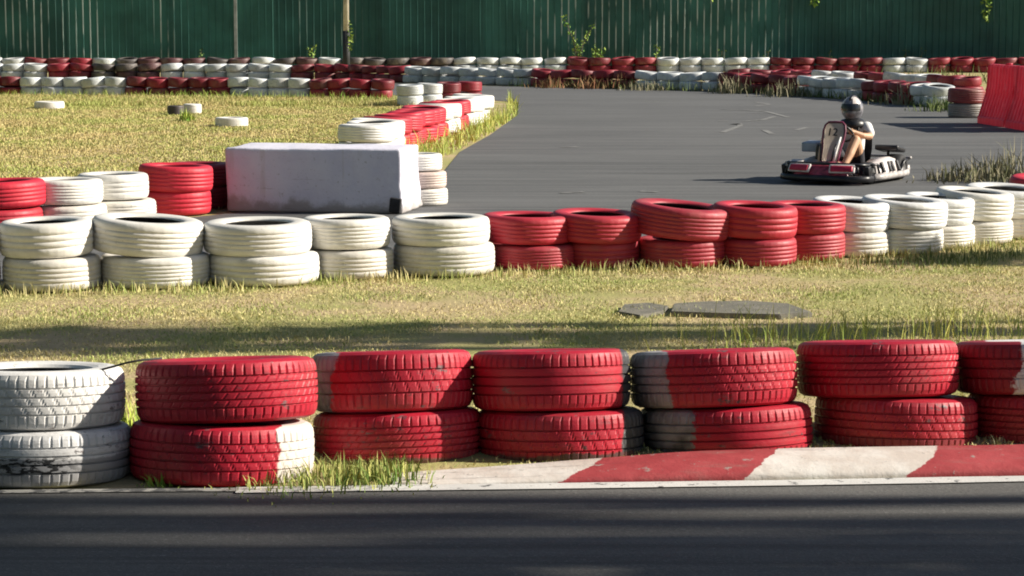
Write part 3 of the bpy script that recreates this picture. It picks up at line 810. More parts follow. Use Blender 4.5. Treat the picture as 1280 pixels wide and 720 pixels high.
# fringe of weeds along the foot of the rows
def fringe(name, pxs, dens, h0, h1, wd, mat, label, off=-.06, spread=.10):
    pts = resample([ground_at(*p) for p in pxs], .05); n = int(dens * len(pts) * .05)
    q = np.array(pts)[rng.integers(0, len(pts), n)] + rng.normal(0, spread, (n, 2)) + np.array([0, off])
    return tag(blades(name, q, rng.uniform(h0, h1, n), rng.uniform(wd * .6, wd, n), .45, mat), label, 'grass', kind='stuff')
fringe('middle_row_fringe', [(0, 368), (260, 362), (400, 352), (620, 345), (800, 338), (1050, 328), (1280, 304)], 260, .03, .10, .008, M['turf'], 'grass blades growing along the foot of the middle row')
fringe('shaded_turf', [(1060, 326), (1180, 322), (1280, 312)], 420, .03, .09, .008, M['darkweed'], 'grass darkened to carry shade, at the foot of the right hand white stacks', -.25, .16)  # dark blades put the shadow at this spot into the colour
fringe('far_row_weeds', [(640, 108), (800, 112), (900, 115), (1000, 120), (1090, 127), (1192, 137)], 60, .05, .30, .02, M['darkweed'], 'dark weeds growing along the foot of the far row', -.06, .10)
fringe('field_edge_grass', [(-10, 122), (250, 123), (500, 127)], 90, .08, .24, .016, M['lush'], 'tall green grass along the foot of the field row', -.1, .14)

fringe('far_weeds', [(1120, 101), (1230, 103), (1360, 106)], 40, .2, .6, .03, M['darkweed'], 'dark weeds on the ground before the rearmost tyres at right', 0, .8)

def clump(name, loc, n, spread, h, wd, lean, mat, label, cat='grass tuft', group=None):
    q = rng.normal(0, spread, (n, 2)); hs = rng.uniform(h * .35, h, n) * np.exp(-(np.linalg.norm(q, axis=1) / (spread * 2.2)) ** 2)
    o = blades(name, q, hs, rng.uniform(wd * .6, wd, n), lean, mat); o.location = (loc[0], loc[1], .0)
    return tag(o, label, cat, group)
g = 'tufts along the nearest row'
for px, py, n, sp, h, wd, mt, lab in (
    (425, 603, 300, .13, .125, .008, 'tuft', 'bright green grass tuft under the bare patched red tyre'),
    (480, 600, 260, .11, .125, .008, 'tuft', 'dense green grass tuft where the kerb begins'),
    (350, 607, 240, .14, .085, .008, 'tuft', 'low green tuft at the white painted tyre end'),
    (203, 607, 50, .03, .10, .010, 'lush', 'small weed at the foot of the leftmost red stack'),
    (160, 560, 140, .06, .30, .016, 'lush', 'bright green weed growing in the gap beside the leftmost red stack'),
    (1243, 556, 30, .03, .06, .008, 'strawgrass', 'little dry tuft behind the kerb at the right')):
    clump('grass_tuft', ground_at(px, py), n, sp, h, wd, .5, M[mt], lab, group=g)
for px, py, n, h, lab in ((915, 428, 60, .26, 'sparse tall grass stalks in front of the drain slab'), (1010, 425, 70, .26, 'tall grass stalks at the right end of the drain slab'),
                     (1085, 428, 60, .24, 'upright grass stalks right of the drain slab'), (1190, 426, 90, .26, 'dense upright stalks above the rightmost red top tyre'), (1262, 420, 60, .2, 'short stalks near right edge above the white tyre')):
    clump('grass_stalks', ground_at(px, py), int(n * 1.5), .26, h * 1.2, .006, .5, M['verge'], lab, group='stalks by the drain slab')
for px, py, n, sp, h, lab in ((1235, 226, 260, .26, .36, 'big clump of dry weeds behind the right hand white tyres'), (1195, 227, 110, .22, .28, 'thin dry weeds left of the big clump at track edge'), (1275, 218, 130, .22, .50, 'tall dark weeds at right edge under the plastic barrier')):
    clump('dry_weeds', ground_at(px, py), n, sp, h, .022, .5, M['strawgrass'], lab, 'weeds', 'weeds at the track edge')
for px, py, h, mt, lab in ((918, 117, .62, 'strawgrass', 'dry weeds hanging over the left end of far red run'), (985, 121, .55, 'strawgrass', 'dry weeds at the right end of the far red run behind the kart'),
                       (1135, 131, .6, 'strawgrass', 'dry weeds covering the red tyres right of the helmet'), (740, 111, .45, 'redweed', 'reddish dry weeds over the red tyres mid picture'), (775, 111, .5, 'redweed', 'reddish brown weeds at the right of the mid picture red run'),
                       (690, 110, .4, 'redweed', 'reddish weeds at the left of the mid picture red run'), (808, 113, .35, 'strawgrass', 'pale weeds between mid red and white far runs'), (1185, 139, .5, 'darkweed', 'dark green weeds before the last far white tyres')):
    clump('weed_clump', ground_at(px, py), 130, .30, h, .03, .4, M[mt], lab, 'weeds', 'weed clumps on the far row')
clump('field_sprout', ground_at(233, 152), 60, .09, .3, .03, .5, M['lush'], 'single yellow green sprout beside the small field tyres', 'plant')

# ------------------------------------------------------------------ fence
fl_ = (fb - fa).length
fen = empty('sheet_fence', fa, math.atan2(fd.y, fd.x), 'tall dark green ribbed metal sheet fence closing the far side', 'fence')
PW = 3.3; npan = int(fl_ / PW); FH = 3.4
for i in range(npan):
    bm = bmesh.new(); x0 = i * PW - .004; x1 = (i + 1) * PW + .03
    pr = random.Random(i); pitch = .222; depth = .026
    xs = [(x0, 0)]; x = x0 + .08
    while x + .06 < x1:
        xs += [(x, 0), (x + .016, -depth), (x + .042, -depth), (x + .058, 0)]; x += pitch
    xs.append((x1, 0)); sk = (.006 if i % 2 else -.006)
    zs = [-.05, FH * .33, FH * .66, FH + pr.uniform(-.08, .08)]
    grid = [[bm.verts.new((px, py + sk + .012 * math.sin(px * 1.7 + zz), zz)) for zz in zs] for px, py in xs]
    for a, b in zip(grid, grid[1:]):
        for j in range(3): bm.faces.new((a[j], b[j], b[j + 1], a[j + 1]))
    # a thin sheet with a back
    bmesh.ops.solidify(bm, geom=bm.faces[:], thickness=.004)
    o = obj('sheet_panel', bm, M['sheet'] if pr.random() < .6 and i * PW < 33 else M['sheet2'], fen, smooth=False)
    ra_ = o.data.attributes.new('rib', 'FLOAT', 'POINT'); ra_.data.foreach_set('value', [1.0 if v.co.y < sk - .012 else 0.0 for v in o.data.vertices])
pm = simple('galvanised_post', (.34, .36, .34), .55, .25, 5, metal=.0)
for i in range(0, npan + 1, 2):
    bm = bmesh.new(); box(bm, (i * PW, .15, FH / 2), (.09, .09, FH - .1), bevel=.006); obj('post', bm, pm, fen, smooth=False)
bm = bmesh.new(); box(bm, (npan * PW / 2, .075, 2.9), (npan * PW, .05, .07)); box(bm, (npan * PW / 2, .075, .6), (npan * PW, .05, .07)); obj('rail', bm, pm, fen, smooth=False)
# narrow pale upright strip seen on the fence left
bm = bmesh.new(); xx = (x_at(292, 71) + 24) / fd.x; box(bm, (xx, -.05, FH / 2), (.10, .045, FH), bevel=.005); obj('joint_strip', bm, pm, fen, smooth=False)

# lamp / sign pole between the rows
ptx, pty = ground_at(433, 95.5); 
pole = empty('utility_pole', (ptx, pty, 0), 0, 'slim pale pole with dark wrapped foot, standing behind the far tyre row', 'pole')
bm = bmesh.new(); tube(bm, [(0, 0, 0), (.005, 0, 1.3)], .105, 14); obj('foot_sleeve', bm, simple('dark_sleeve', (.02, .022, .025), .7), pole)
bm = bmesh.new(); tube(bm, [(0, 0, 1.2), (.02, 0, 3.2), (.05, 0, 6.5)], [.085, .08, .065], 14); obj('shaft', bm, simple('pale_pole', (.50, .46, .36), .7, .3, 3), pole)
def leaves(name, pts, size, mat, parent=None):
    pts = np.asarray(pts, float); n = len(pts)
    nrm = rng.normal(0, 1, (n, 3)); nrm /= np.linalg.norm(nrm, axis=1)[:, None]
    t = np.cross(nrm, rng.normal(0, 1, (n, 3))); t /= np.linalg.norm(t, axis=1)[:, None]; b = np.cross(nrm, t)
    s = (size * rng.uniform(.6, 1.3, n))[:, None]
    V = np.stack([pts - t * s, pts + b * s * .45, pts + t * s, pts - b * s * .45], 1).reshape(-1, 3)
    return np_mesh(name, V, np.arange(n * 4), np.full(n, 4), mat, np.repeat(rng.uniform(0, 1, n), 4), parent)
def ball(n, c, r): 
    d = rng.normal(0, 1, (n, 3)); d /= np.linalg.norm(d, axis=1)[:, None]
    return np.array(c) + d * (rng.uniform(.25, 1, n) ** .6)[:, None] * np.array(r)
v = leaves('vine', np.concatenate([ball(60, (.12, -.05, 1.15), (.1, .1, .45)), ball(30, (.08, -.05, 1.0), (.12, .1, .3))]), .05, M['leaf_light']); v.location = (ptx, pty, 0)
tag(v, 'small vine climbing the dark foot of the pole', 'vine')

# weeds at the fence foot
def sapling(px, py, H, stems, label, mat='leaf_light', dense=30):
    x, y = ground_at(px, py); root = empty('fence_weed', (x, y, 0), 0, label, 'plant', 'plants along the fence foot')
    bm = bmesh.new(); L = []
    for dx, hz in stems:
        pts = [(dx * t * t, .03 * math.sin(5 * t + dx), hz * t) for t in (0, .25, .5, .75, 1)]
        tube(bm, pts, [.018, .015, .012, .009, .004], 6)
        for t in np.linspace(.2, 1, 7): L.append(ball(dense // 3, (dx * t * t, 0, hz * t), (.13, .12, .13)))
    L.append(ball(dense * 2, (0, 0, .18), (.3, .2, .22)))
    obj('stem', bm, M['bark'], root); leaves('foliage', np.concatenate(L), .055, M[mat], root)
sapling(722, 89.5, 1.4, [(-.42, 1.65), (.45, 1.4), (.02, .8)], 'tallest leafy weed growing on the fence right of centre')
sapling(747, 89.5, .5, [(-.1, .75), (.12, .65)], 'low bushy weed right beside the tallest fence weed', dense=36)
sapling(820, 89.5, .5, [(.03, .8)], 'short yellow green weed on the fence under long streaks', dense=20)
sapling(390, 89.5, .5, [(.05, .8), (-.08, .65)], 'lone yellow green weed at the fence left of the pole', dense=20)
for px in (900, 958, 1035, 1130, 1150, 250): sapling(px, 89.6, .75, [(.06, .65)], 'tiny weed at the fence foot, one of a scattered few', dense=9, mat='leaf')
# creepers hanging over the top of the fence
for px, zb, zt, n, lab in ((1040, 2.0, 3.0, 150, 'pale creeper hanging over the fence above the kart'), (1274, 1.5, 3.3, 260, 'leafy creeper hanging over the fence at top right'), (905, 2.2, 3.0, 60, 'wisp of creeper at the top of the fence')):
    y = fa.y + fd.y / fd.x * (x_at(px, 68) + 24) - .08
    P3 = np.concatenate([ball(n, (0, 0, zt), (.5, .12, .45)), ball(n // 2, (.05, 0, (zb + zt) / 2), (.22, .10, (zt - zb) / 2))])
    o = leaves('creeper', P3, .09, M['leaf_light']); o.location = (x_at(px, 68), y, 0); tag(o, lab, 'creeper')

# ------------------------------------------------------------------ red plastic barriers
k = NT('red_plastic'); c = k.coord(); n = k.noise(c, 5, 5, .6); n2 = k.noise(c, 3, 5, .6, stretch=(6, 6, .5))
col = k.mix(k.ramp(n, .3, .7), (.66, .06, .11), (.78, .10, .16)); col = k.mix(k.math('MULTIPLY', k.ramp(n2, .5, .68), .5), col, (.78, .36, .40))
M['plastic'] = k.done(col, .45, .5)
tr = k.n('ShaderNodeBsdfTranslucent'); k.l(col, tr.inputs[0]); mx = k.n('ShaderNodeMixShader'); mx.inputs[0].default_value = .38
k.l(k.b.outputs[0], mx.inputs[1]); k.l(tr.outputs[0], mx.inputs[2]); k.l(mx.outputs[0], k.t.nodes['Material Output'].inputs[0])
def barrier(x, y, rz, label, L=1.45):
    root = empty('plastic_barrier', (x, y, 0.004), rz, label, 'barrier', 'red plastic track barriers')
    bm = bmesh.new(); N = 72; prof = [(.25, .0), (.25, .10), (.235, .13), (.15, .42), (.125, .50), (.13, .54), (.115, .58), (.10, .90), (.07, .945), (.0, .95)]
    rings = []
    for i in range(N + 1):
        t = i / N; xx = (t - .5) * L
        ph = (t * 9) % 1; fl = .022 * (1 if .22 < ph < .78 else 0)
        sec = [(xx, -d + (fl if .10 < z < .93 else 0), z) for d, z in prof] + [(xx, d - (fl if .10 < z < .93 else 0), z) for d, z in prof[-2::-1]]
        rings.append([bm.verts.new(p) for p in sec])
    for a, b in zip(rings, rings[1:]):
        for j in range(len(a) - 1): bm.faces.new((a[j], b[j], b[j + 1], a[j + 1]))
    bm.faces.new(rings[0]); bm.faces.new(rings[-1][::-1])
    sharp(obj('shell', bm, M['plastic'], root), 25)
    bm = bmesh.new(); lathe(bm, [(0, .0), (.055, 0), (.06, .015), (.055, .03), (0, .032)], 16, center=(.1, 0, .947)); obj('filler_cap', bm, M['plastic'], root)
    bm = bmesh.new()
    for zz in (.25, .62): lathe(bm, [(.03, -.04), (.055, -.04), (.055, .04), (.03, .04)], 14, True, center=(L / 2 + .03, 0, zz))
    obj('coupling', bm, M['plastic'], root)
b0 = ground_at(1222, 154); b1 = ground_at(1300, 167)
ang = math.atan2(b1[1] - b0[1], b1[0] - b0[0])
dv = Vector((math.cos(ang), math.sin(ang))); nv = Vector((-dv.y, dv.x))
for i, lab in enumerate(('red fluted plastic barrier next to the far tyre row', 'second red plastic barrier running out at the right edge')):
    c0 = Vector(b0) + dv * (.74 + i * 1.55) + nv * .24
    barrier(c0.x, c0.y, ang, lab)

# ------------------------------------------------------------------ kart
kx_, ky_ = ground_at(1058, 226)
TH = 31
kart = empty('go_kart', (kx_, ky_, .006), R(-(90 + TH)), 'black and silver go kart with red nose panels rounding the bend', 'go kart')
kart.scale = (1.08, 1.08, 1.0)
blk_pl = simple('black_plastic', (.018, .018, .022), .4, .4, 12); silver = simple('silver_plastic', (.46, .43, .42), .38, .25, 9); pinkish = simple('faded_white_plastic', (.68, .62, .60), .4, .2, 9)
redp = simple('red_plastic_panel', (.50, .02, .06), .35, .2, 9); steel = simple('steel_tube', (.30, .30, .31), .35, .3, 8, metal=.8); bluegrey = simple('blue_grey_cover', (.36, .41, .50), .45, .15, 6)
def band(bm, pts, h0, h1, th):
    # a vertical rounded band following pts (x,y)
    rings = []
    for i, p in enumerate(pts):
        a = Vector(pts[max(i - 1, 0)]); b = Vector(pts[min(i + 1, len(pts) - 1)]); d = (b - a).normalized(); nr = Vector((d.y, -d.x))
        p = Vector(p); sec = []
        for q, z in ((0, h0), (th, h0 + .008), (th * 1.25, (h0 + h1) / 2), (th, h1 - .008), (0, h1), (-.012, (h0 + h1) / 2)):
            o = p + nr * q; sec.append(bm.verts.new((o.x, o.y, z)))
        rings.append(sec)
    for a, b in zip(rings, rings[1:]):
        for j in range(6): bm.faces.new((a[j], b[j], b[(j + 1) % 6], a[(j + 1) % 6]))
    bm.faces.new(rings[0]); bm.faces.new(rings[-1][::-1])
bm = bmesh.new(); box(bm, (.05, 0, .055), (1.0, .40, .018), bevel=.006); obj('floor_tray', bm, blk_pl, kart)
bm = bmesh.new()
for s in (1, -1):
    tube(bm, [(-.50, .22 * s, .08), (-.1, .25 * s, .075), (.2, .20 * s, .075), (.56, .15 * s, .08)], .016, 8)
tube(bm, [(.36, -.34, .11), (.36, .34, .11)], .014, 8); tube(bm, [(-.36, -.36, .13), (-.36, .36, .13)], .018, 8)
obj('chassis_frame', bm, steel, kart)
bm = bmesh.new(); band(bm, [(.46, -.44), (.56, -.41), (.63, -.33), (.655, -.15), (.66, 0), (.655, .15), (.63, .33), (.56, .41), (.46, .44)], .03, .098, .028)
for y in (-.36, -.18, .18, .36): tube(bm, [(.60, y, .13), (.57, y * .95, .2)], .012, 8)
tube(bm, [(.47, -.42, .2), (.57, -.36, .205), (.60, 0, .21), (.57, .36, .205), (.47, .42, .2)], .016, 8)
obj('front_bumper', bm, blk_pl, kart)
# nose cowl
bm = bmesh.new(); secs = []
for x, hw, zb, zt in ((.64, .28, .075, .13), (.60, .27, .075, .185), (.52, .23, .08, .215), (.42, .17, .09, .235), (.32, .13, .1, .24)):
    ring = []
    for j in range(13):
        t = j / 12 * PI; ring.append(bm.verts.new((x, hw * math.cos(t), zb + (zt - zb) * math.sin(t) ** .6)))
    secs.append(ring)
for a, b in zip(secs, secs[1:]):
    for j in range(12): bm.faces.new((a[j], b[j], b[j + 1], a[j + 1]))
bm.faces.new(secs[0]); bm.faces.new(secs[-1][::-1])
obj('nose', bm, simple('dark_red_nose', (.34, .05, .09), .4, .6, 16), kart)
for s in (1, -1):
    bm = bmesh.new()
    rotm = Matrix.Rotation(R(14 * s), 3, 'Z') @ Matrix.Rotation(R(-28), 3, 'Y')
    box(bm, (.645, .215 * s, .165), (.03, .21, .065), rotm, .014); hp = obj('nose_panel', bm, redp, kart)
    bm = bmesh.new(); box(bm, (.632, .215 * s, .163), (.03, .245, .092), rotm, .014); obj('panel_rim', bm, pinkish, hp)
shirt_w = simple('white_plastic', (.78, .76, .75), .4, .08, 9)
# number fairing
FW_ = .78
bm = bmesh.new(); G = []
NF = 9
for i, (z, x, hw, bul) in enumerate(((.20, .44, .10, .03), (.27, .41, .11, .035), (.36, .375, .115, .035), (.45, .34, .135, .03), (.53, .315, .14, .025), (.585, .295, .125, .02), (.61, .28, .09, .015))):
    G.append([bm.verts.new((x + bul * (1 - (2 * j / (NF - 1) - 1) ** 2), FW_ * hw * (2 * j / (NF - 1) - 1), z)) for j in range(NF)])
for a, b in zip(G, G[1:]):
    for j in range(NF - 1): bm.faces.new((a[j], a[j + 1], b[j + 1], b[j]))
bmesh.ops.solidify(bm, geom=bm.faces[:], thickness=.012)
fair = obj('fairing', bm, simple('cream_fairing', (.66, .60, .54), .4, .15, 9), kart)
bm = bmesh.new()
edge = [(.44, -.10, .20), (.41, -.112, .27), (.375, -.118, .36), (.34, -.138, .45), (.315, -.142, .53), (.297, -.127, .587), (.288, -.09, .617), (.296, 0, .62), (.288, .09, .617), (.297, .127, .587), (.315, .142, .53), (.34, .138, .45), (.375, .118, .36), (.41, .112, .27), (.44, .10, .20)]
tube(bm, [(a, b * FW_, c) for a, b, c in edge], .011, 6); obj('edge_trim', bm, simple('dark_trim', (.16, .02, .06), .5), fair)
bm = bmesh.new(); rot = Matrix.Rotation(R(-12), 3, 'Y')
for s, y0 in ((1, .03), (-1, -.06)):
    tube(bm, [(.475, y0 + .01 * s, .23), (.452, y0 + .02 * s, .31), (.415, y0 + .035 * s, .40)], .009, 6)
obj('stripe', bm, blk_pl, fair)
bm = bmesh.new(); tube(bm, [(.458, .052, .22), (.432, .062, .31), (.393, .072, .40), (.362, .085, .47)], [.012, .016, .015, .008], 8); obj('white_flash', bm, shirt_w, fair)
cu = bpy.data.curves.new('number', 'FONT'); cu.body = '12'; cu.size = .115; cu.align_x = 'CENTER'; cu.align_y = 'CENTER'; cu.extrude = .003
to = bpy.data.objects.new('tmp', cu); COL.objects.link(to)
dg = bpy.context.evaluated_depsgraph_get(); nme = bpy.data.meshes.new_from_object(to.evaluated_get(dg)); bpy.data.objects.remove(to)
nme.materials.clear(); nme.materials.append(blk_pl)
no = link(bpy.data.objects.new('number', nme), fair)
# text plane faces +X (forward), leaning back
mz = Matrix(((0, -math.sin(R(20)), math.cos(R(20))), (1, 0, 0), (0, math.cos(R(20)), math.sin(R(20))))).to_4x4()
no.matrix_local = Matrix.Translation((.362, 0, .515)) @ mz
# steering
bm = bmesh.new()
ax = Vector((-.75, 0, .66)).normalized(); ctr = Vector((.16, 0, .50)); u = Vector((0, 1, 0)); w_ = ax.cross(u)
tube(bm, [ctr + (u * math.cos(t) + w_ * math.sin(t)) * .12 for t in np.linspace(0, 2 * PI, 25)], .012, 8)
tube(bm, [ctr - u * .12, ctr + u * .12], .01, 6); tube(bm, [ctr, ctr - w_ * .12], .01, 6); tube(bm, [ctr, (.44, 0, .12)], .012, 8)
obj('steering_wheel', bm, blk_pl, kart)
# seat
bm = bmesh.new(); S = []
for i, (x, z, hw, wr) in enumerate(((.16, .12, .12, .03), (.05, .085, .15, .05), (-.08, .08, .165, .08), (-.18, .11, .17, .11), (-.24, .2, .17, .11), (-.27, .32, .17, .09), (-.29, .44, .155, .06), (-.30, .50, .12, .03))):
    S.append([bm.verts.new((x + (wr * .6 * q * q if z > .15 else 0), hw * q, z + (wr * q * q if z <= .15 else 0))) for q in np.linspace(-1, 1, 9)])
for a, b in zip(S, S[1:]):
    for j in range(8): bm.faces.new((a[j], a[j + 1], b[j + 1], b[j]))
bmesh.ops.solidify(bm, geom=bm.faces[:], thickness=.014); obj('seat', bm, blk_pl, kart)
# side pods
for s in (1, -1):
    bm = bmesh.new(); secs = []
    for x, w0, w1, zb, zt in ((.30, .26, .40, .06, .15), (.24, .25, .435, .05, .185), (.05, .25, .445, .045, .235), (-.15, .25, .445, .045, .25), (-.24, .26, .43, .05, .245), (-.29, .28, .40, .06, .21)):
        ring = [(w0, zb), (w1 - .02, zb), (w1, zb + .03), (w1, zb + .07), (w1 - .03, zt - .02), (w1 - .09, zt), (w0, zt - .01)]
        secs.append([bm.verts.new((x, y * s, z)) for y, z in ring])
    for a, b in zip(secs, secs[1:]):
        for j in range(7): bm.faces.new((a[j], a[(j + 1) % 7], b[(j + 1) % 7], b[j]))
    bm.faces.new(secs[0]); bm.faces.new(secs[-1][::-1])
    pod = obj('side_pod', bm, pinkish if s > 0 else silver, kart)
    bm = bmesh.new(); band(bm, [(.40, .455 * s), (.2, .468 * s), (-.1, .472 * s), (-.34, .468 * s), (-.50, .44 * s)][::(-1 if s > 0 else 1)], .035, .105, .022)
    obj('side_bumper', bm, silver, kart)
    bm = bmesh.new()
    for x in (.17, .0, -.08, -.22): box(bm, (x, .437 * s, .16), (.032, .028, .11), Matrix.Rotation(R(20 * s), 3, 'X'), .006)
    tube(bm, [(-.24, .45 * s, .11), (-.34, .455 * s, .2), (-.5, .44 * s, .21)], .013, 8); tube(bm, [(.28, .45 * s, .1), (.34, .45 * s, .2), (.44, .43 * s, .2)], .013, 8)
    obj('pod_trim', bm, blk_pl, pod)
bm = bmesh.new(); band(bm, [(-.50, .42), (-.55, .36), (-.565, 0), (-.55, -.36), (-.50, -.42)], .06, .15, .03); tube(bm, [(-.5, -.4, .22), (-.55, -.3, .23), (-.55, .3, .23), (-.5, .42, .22), (-.47, .47, .225)], .016, 8)
obj('rear_bumper', bm, silver, kart)
for x, y, rr, wd in ((.36, .36, .112, .11), (.36, -.36, .112, .11), (-.38, .35, .132, .17), (-.38, -.35, .132, .17)):
    bm = bmesh.new(); h = wd / 2
    lathe(bm, [(rr * .52, -h), (rr * .8, -h), (rr * .96, -h * .82), (rr, -h * .5), (rr, h * .5), (rr * .96, h * .82), (rr * .8, h), (rr * .52, h)], 28, True, 'Y', (x, y, rr))
    wh = obj('wheel', bm, M['rubber'], kart)
    bm = bmesh.new(); lathe(bm, [(0, -h * .7), (rr * .3, -h * .72), (rr * .5, -h * .95), (rr * .53, -h * .5), (rr * .53, h * .5), (rr * .5, h * .95), (rr * .3, h * .72), (0, h * .7)], 24, False, 'Y', (x, y, rr)); obj('rim', bm, steel, wh)
bm = bmesh.new()
for y in (-.40, -.30, .30, .40): tube(bm, [(.50, y, .05), (.545, y * .98, .12), (.50, y * .97, .20), (.44, y * .95, .20)], .011, 8)
for y in (-.42, .42): box(bm, (.50, y, .14), (.07, .05, .10), Matrix.Rotation(R(12), 3, 'Y'), .01)
obj('bumper_bracket', bm, blk_pl, kart)
bm = bmesh.new(); box(bm, (.47, -.33, .20), (.16, .13, .03), Matrix.Rotation(R(14), 3, 'Y'), .01); box(bm, (.52, -.345, .178), (.10, .085, .05), Matrix.Rotation(R(-20), 3, 'Y'), .01); obj('front_plate', bm, silver, kart)
bm = bmesh.new(); tube(bm, [(.36, -.30, .12), (.30, 0, .13), (.36, .30, .12)], .01, 6); obj('tie_rod', bm, steel, kart)
# engine and covers
bm = bmesh.new(); box(bm, (-.26, -.30, .25), (.22, .16, .2), bevel=.015)
for i in range(6): box(bm, (-.26, -.30, .30 + i * .016), (.25, .19, .006))
obj('engine', bm, steel, kart)
bm = bmesh.new(); box(bm, (.0, -.35, .345), (.20, .17, .10), Matrix.Rotation(R(4), 3, 'Y'), .018); obj('fuel_tank', bm, bluegrey, kart)
bm = bmesh.new(); box(bm, (.02, -.24, .27), (.16, .10, .2), bevel=.02); obj('tank_mount', bm, blk_pl, kart)
bm = bmesh.new(); box(bm, (-.36, .30, .32), (.22, .24, .055), Matrix.Rotation(R(-10), 3, 'Y'), .02); tube(bm, [(-.36, .28, .14), (-.36, .28, .31)], .014, 8); obj('chain_guard', bm, blk_pl, kart)

# ------------------------------------------------------------------ driver
def skin_mesh(verts, edges, radii, root=0, sub=2):
    # tapered, rounded limbs along a skeleton; fuse() melts them into one surface
    bm = bmesh.new(); Y = Vector((0, 1, 0)); seg = 14
    rr = [r if isinstance(r, tuple) else (r, r) for r in radii]
    for i, j in edges:
        p, q = Vector(verts[i]), Vector(verts[j]); d = (q - p).normalized()
        a = Y - d * Y.dot(d)
        a = a.normalized() if a.length > .05 else d.orthogonal().normalized()
        b = d.cross(a); rings = []
        (r0a, r0b), (r1a, r1b) = rr[i], rr[j]; L = (q - p).length
        st = [(-math.sin(t) * (r0a + r0b) / 2 / L, math.cos(t), 0) for t in (1.45, 1.1, .7, .3)] + [(t, 1, t) for t in (0, .25, .5, .75, 1)] + [(1 + math.sin(t) * (r1a + r1b) / 2 / L, math.cos(t), 1) for t in (.3, .7, 1.1, 1.45)]
        for t, k, m in st:
            ra = (r0a + (r1a - r0a) * m) * k; rb = (r0b + (r1b - r0b) * m) * k; o = p + (q - p) * t
            rings.append([bm.verts.new(o + a * math.cos(2 * PI * n / seg) * ra + b * math.sin(2 * PI * n / seg) * rb) for n in range(seg)])
        for A, B in zip(rings, rings[1:]):
            for n in range(seg): bm.faces.new((A[n], A[(n + 1) % seg], B[(n + 1) % seg], B[n]))
        bm.faces.new(rings[0][::-1]); bm.faces.new(rings[-1])
    bmesh.ops.recalc_face_normals(bm, faces=bm.faces[:])
    out = bpy.data.meshes.new('tmp'); bm.to_mesh(out); bm.free(); return out
def fuse(meshes, voxel, name, mat, parent):
    bm = bmesh.new()
    for m in meshes: bm.from_mesh(m)
    me = bpy.data.meshes.new('tmp'); bm.to_mesh(me); bm.free()
    o = bpy.data.objects.new('tmp', me); COL.objects.link(o)
    r = o.modifiers.new('r', 'REMESH'); r.mode = 'VOXEL'; r.voxel_size = voxel
    s = o.modifiers.new('s', 'SMOOTH'); s.iterations = 2; s.factor = .5
    dgr = bpy.context.evaluated_depsgraph_get(); dgr.update()
    out = bpy.data.meshes.new_from_object(o.evaluated_get(dgr)); bpy.data.objects.remove(o)
    out.name = name; out.materials.clear(); out.materials.append(mat)
    for p in out.polygons: p.use_smooth = True
    return link(bpy.data.objects.new(name, out), parent)

skin_m = simple('skin', (.56, .33, .20), .55, .12, 14); shirt_m = simple('white_shirt', (.78, .77, .76), .85, .06, 10, .2); short_m = simple('dark_shorts', (.03, .03, .04), .8)
per = empty('person', (kx_, ky_, .006), R(-(90 + TH)), 'seated driver in silver helmet, white shirt and shorts gripping the wheel', 'person')
J = dict(pel=(-.15, 0, .17), bel=(-.17, 0, .30), che=(-.17, 0, .46), nec=(-.15, 0, .59), hed=(-.12, 0, .70), top=(-.115, 0, .78))
V = [J['pel'], J['bel'], J['che'], J['nec'], J['hed'], J['top']]; E = [(0, 1), (1, 2), (2, 3), (3, 4), (4, 5)]
Rd = [(.11, .085), (.105, .08), (.115, .085), .045, .072, .06]
for s in (1, -1):
    b = len(V)
    V += [(-.16, .135 * s, .55), (-.06, .225 * s, .46), (.04, .19 * s, .47), (.135, .118 * s, .515)]
    E += [(2, b), (b, b + 1), (b + 1, b + 2), (b + 2, b + 3)]; Rd += [.05, .036, .030, .022]
    b = len(V)
    V += [(-.10, .075 * s, .17), (.05, .13 * s, .33), (.17, .165 * s, .43), (.29, .15 * s, .29), (.41, .125 * s, .15), (.47, .12 * s, .155), (.50, .115 * s, .20)]
    E += [(0, b), (b, b + 1), (b + 1, b + 2), (b + 2, b + 3), (b + 3, b + 4), (b + 4, b + 5), (b + 5, b + 6)]; Rd += [.075, .066, .05, .046, .030, .034, .026]
parts = [skin_mesh(V, E, Rd)]
# hands: palm + five curled fingers round the wheel rim
for s in (1, -1):
    c = Vector((.155, .118 * s, .515)); n_out = Vector((.55, 0, .45)).normalized()
    hv = [(.135, .118 * s, .512), tuple(c)]; he = [(0, 1)]; hr = [(.024, .017), (.028, .016)]
    parts.append(skin_mesh(hv, he, hr, 0, 1))
    for fi, off in enumerate((-.027, -.009, .009, .027)):
        base = c + Vector((0, 0, off)); ln = (.85, 1, .97, .78)[fi]
        p = [base, base + Vector((.024, .012 * s, .002)) * ln, base + Vector((.038, -.006 * s, .004)) * ln, base + Vector((.030, -.024 * s, .004)) * ln]
        parts.append(skin_mesh([tuple(q) for q in p], [(0, 1), (1, 2), (2, 3)], [.0085, .008, .0075, .0065]))
    p = [c + Vector((-.006, -.006 * s, .015)), c + Vector((.002, -.026 * s, .03)), c + Vector((.014, -.036 * s, .034))]
    parts.append(skin_mesh([tuple(q) for q in p], [(0, 1), (1, 2)], [.0095, .009, .0075], 0, 1))
body = fuse(parts, .0045, 'body', skin_m, per)
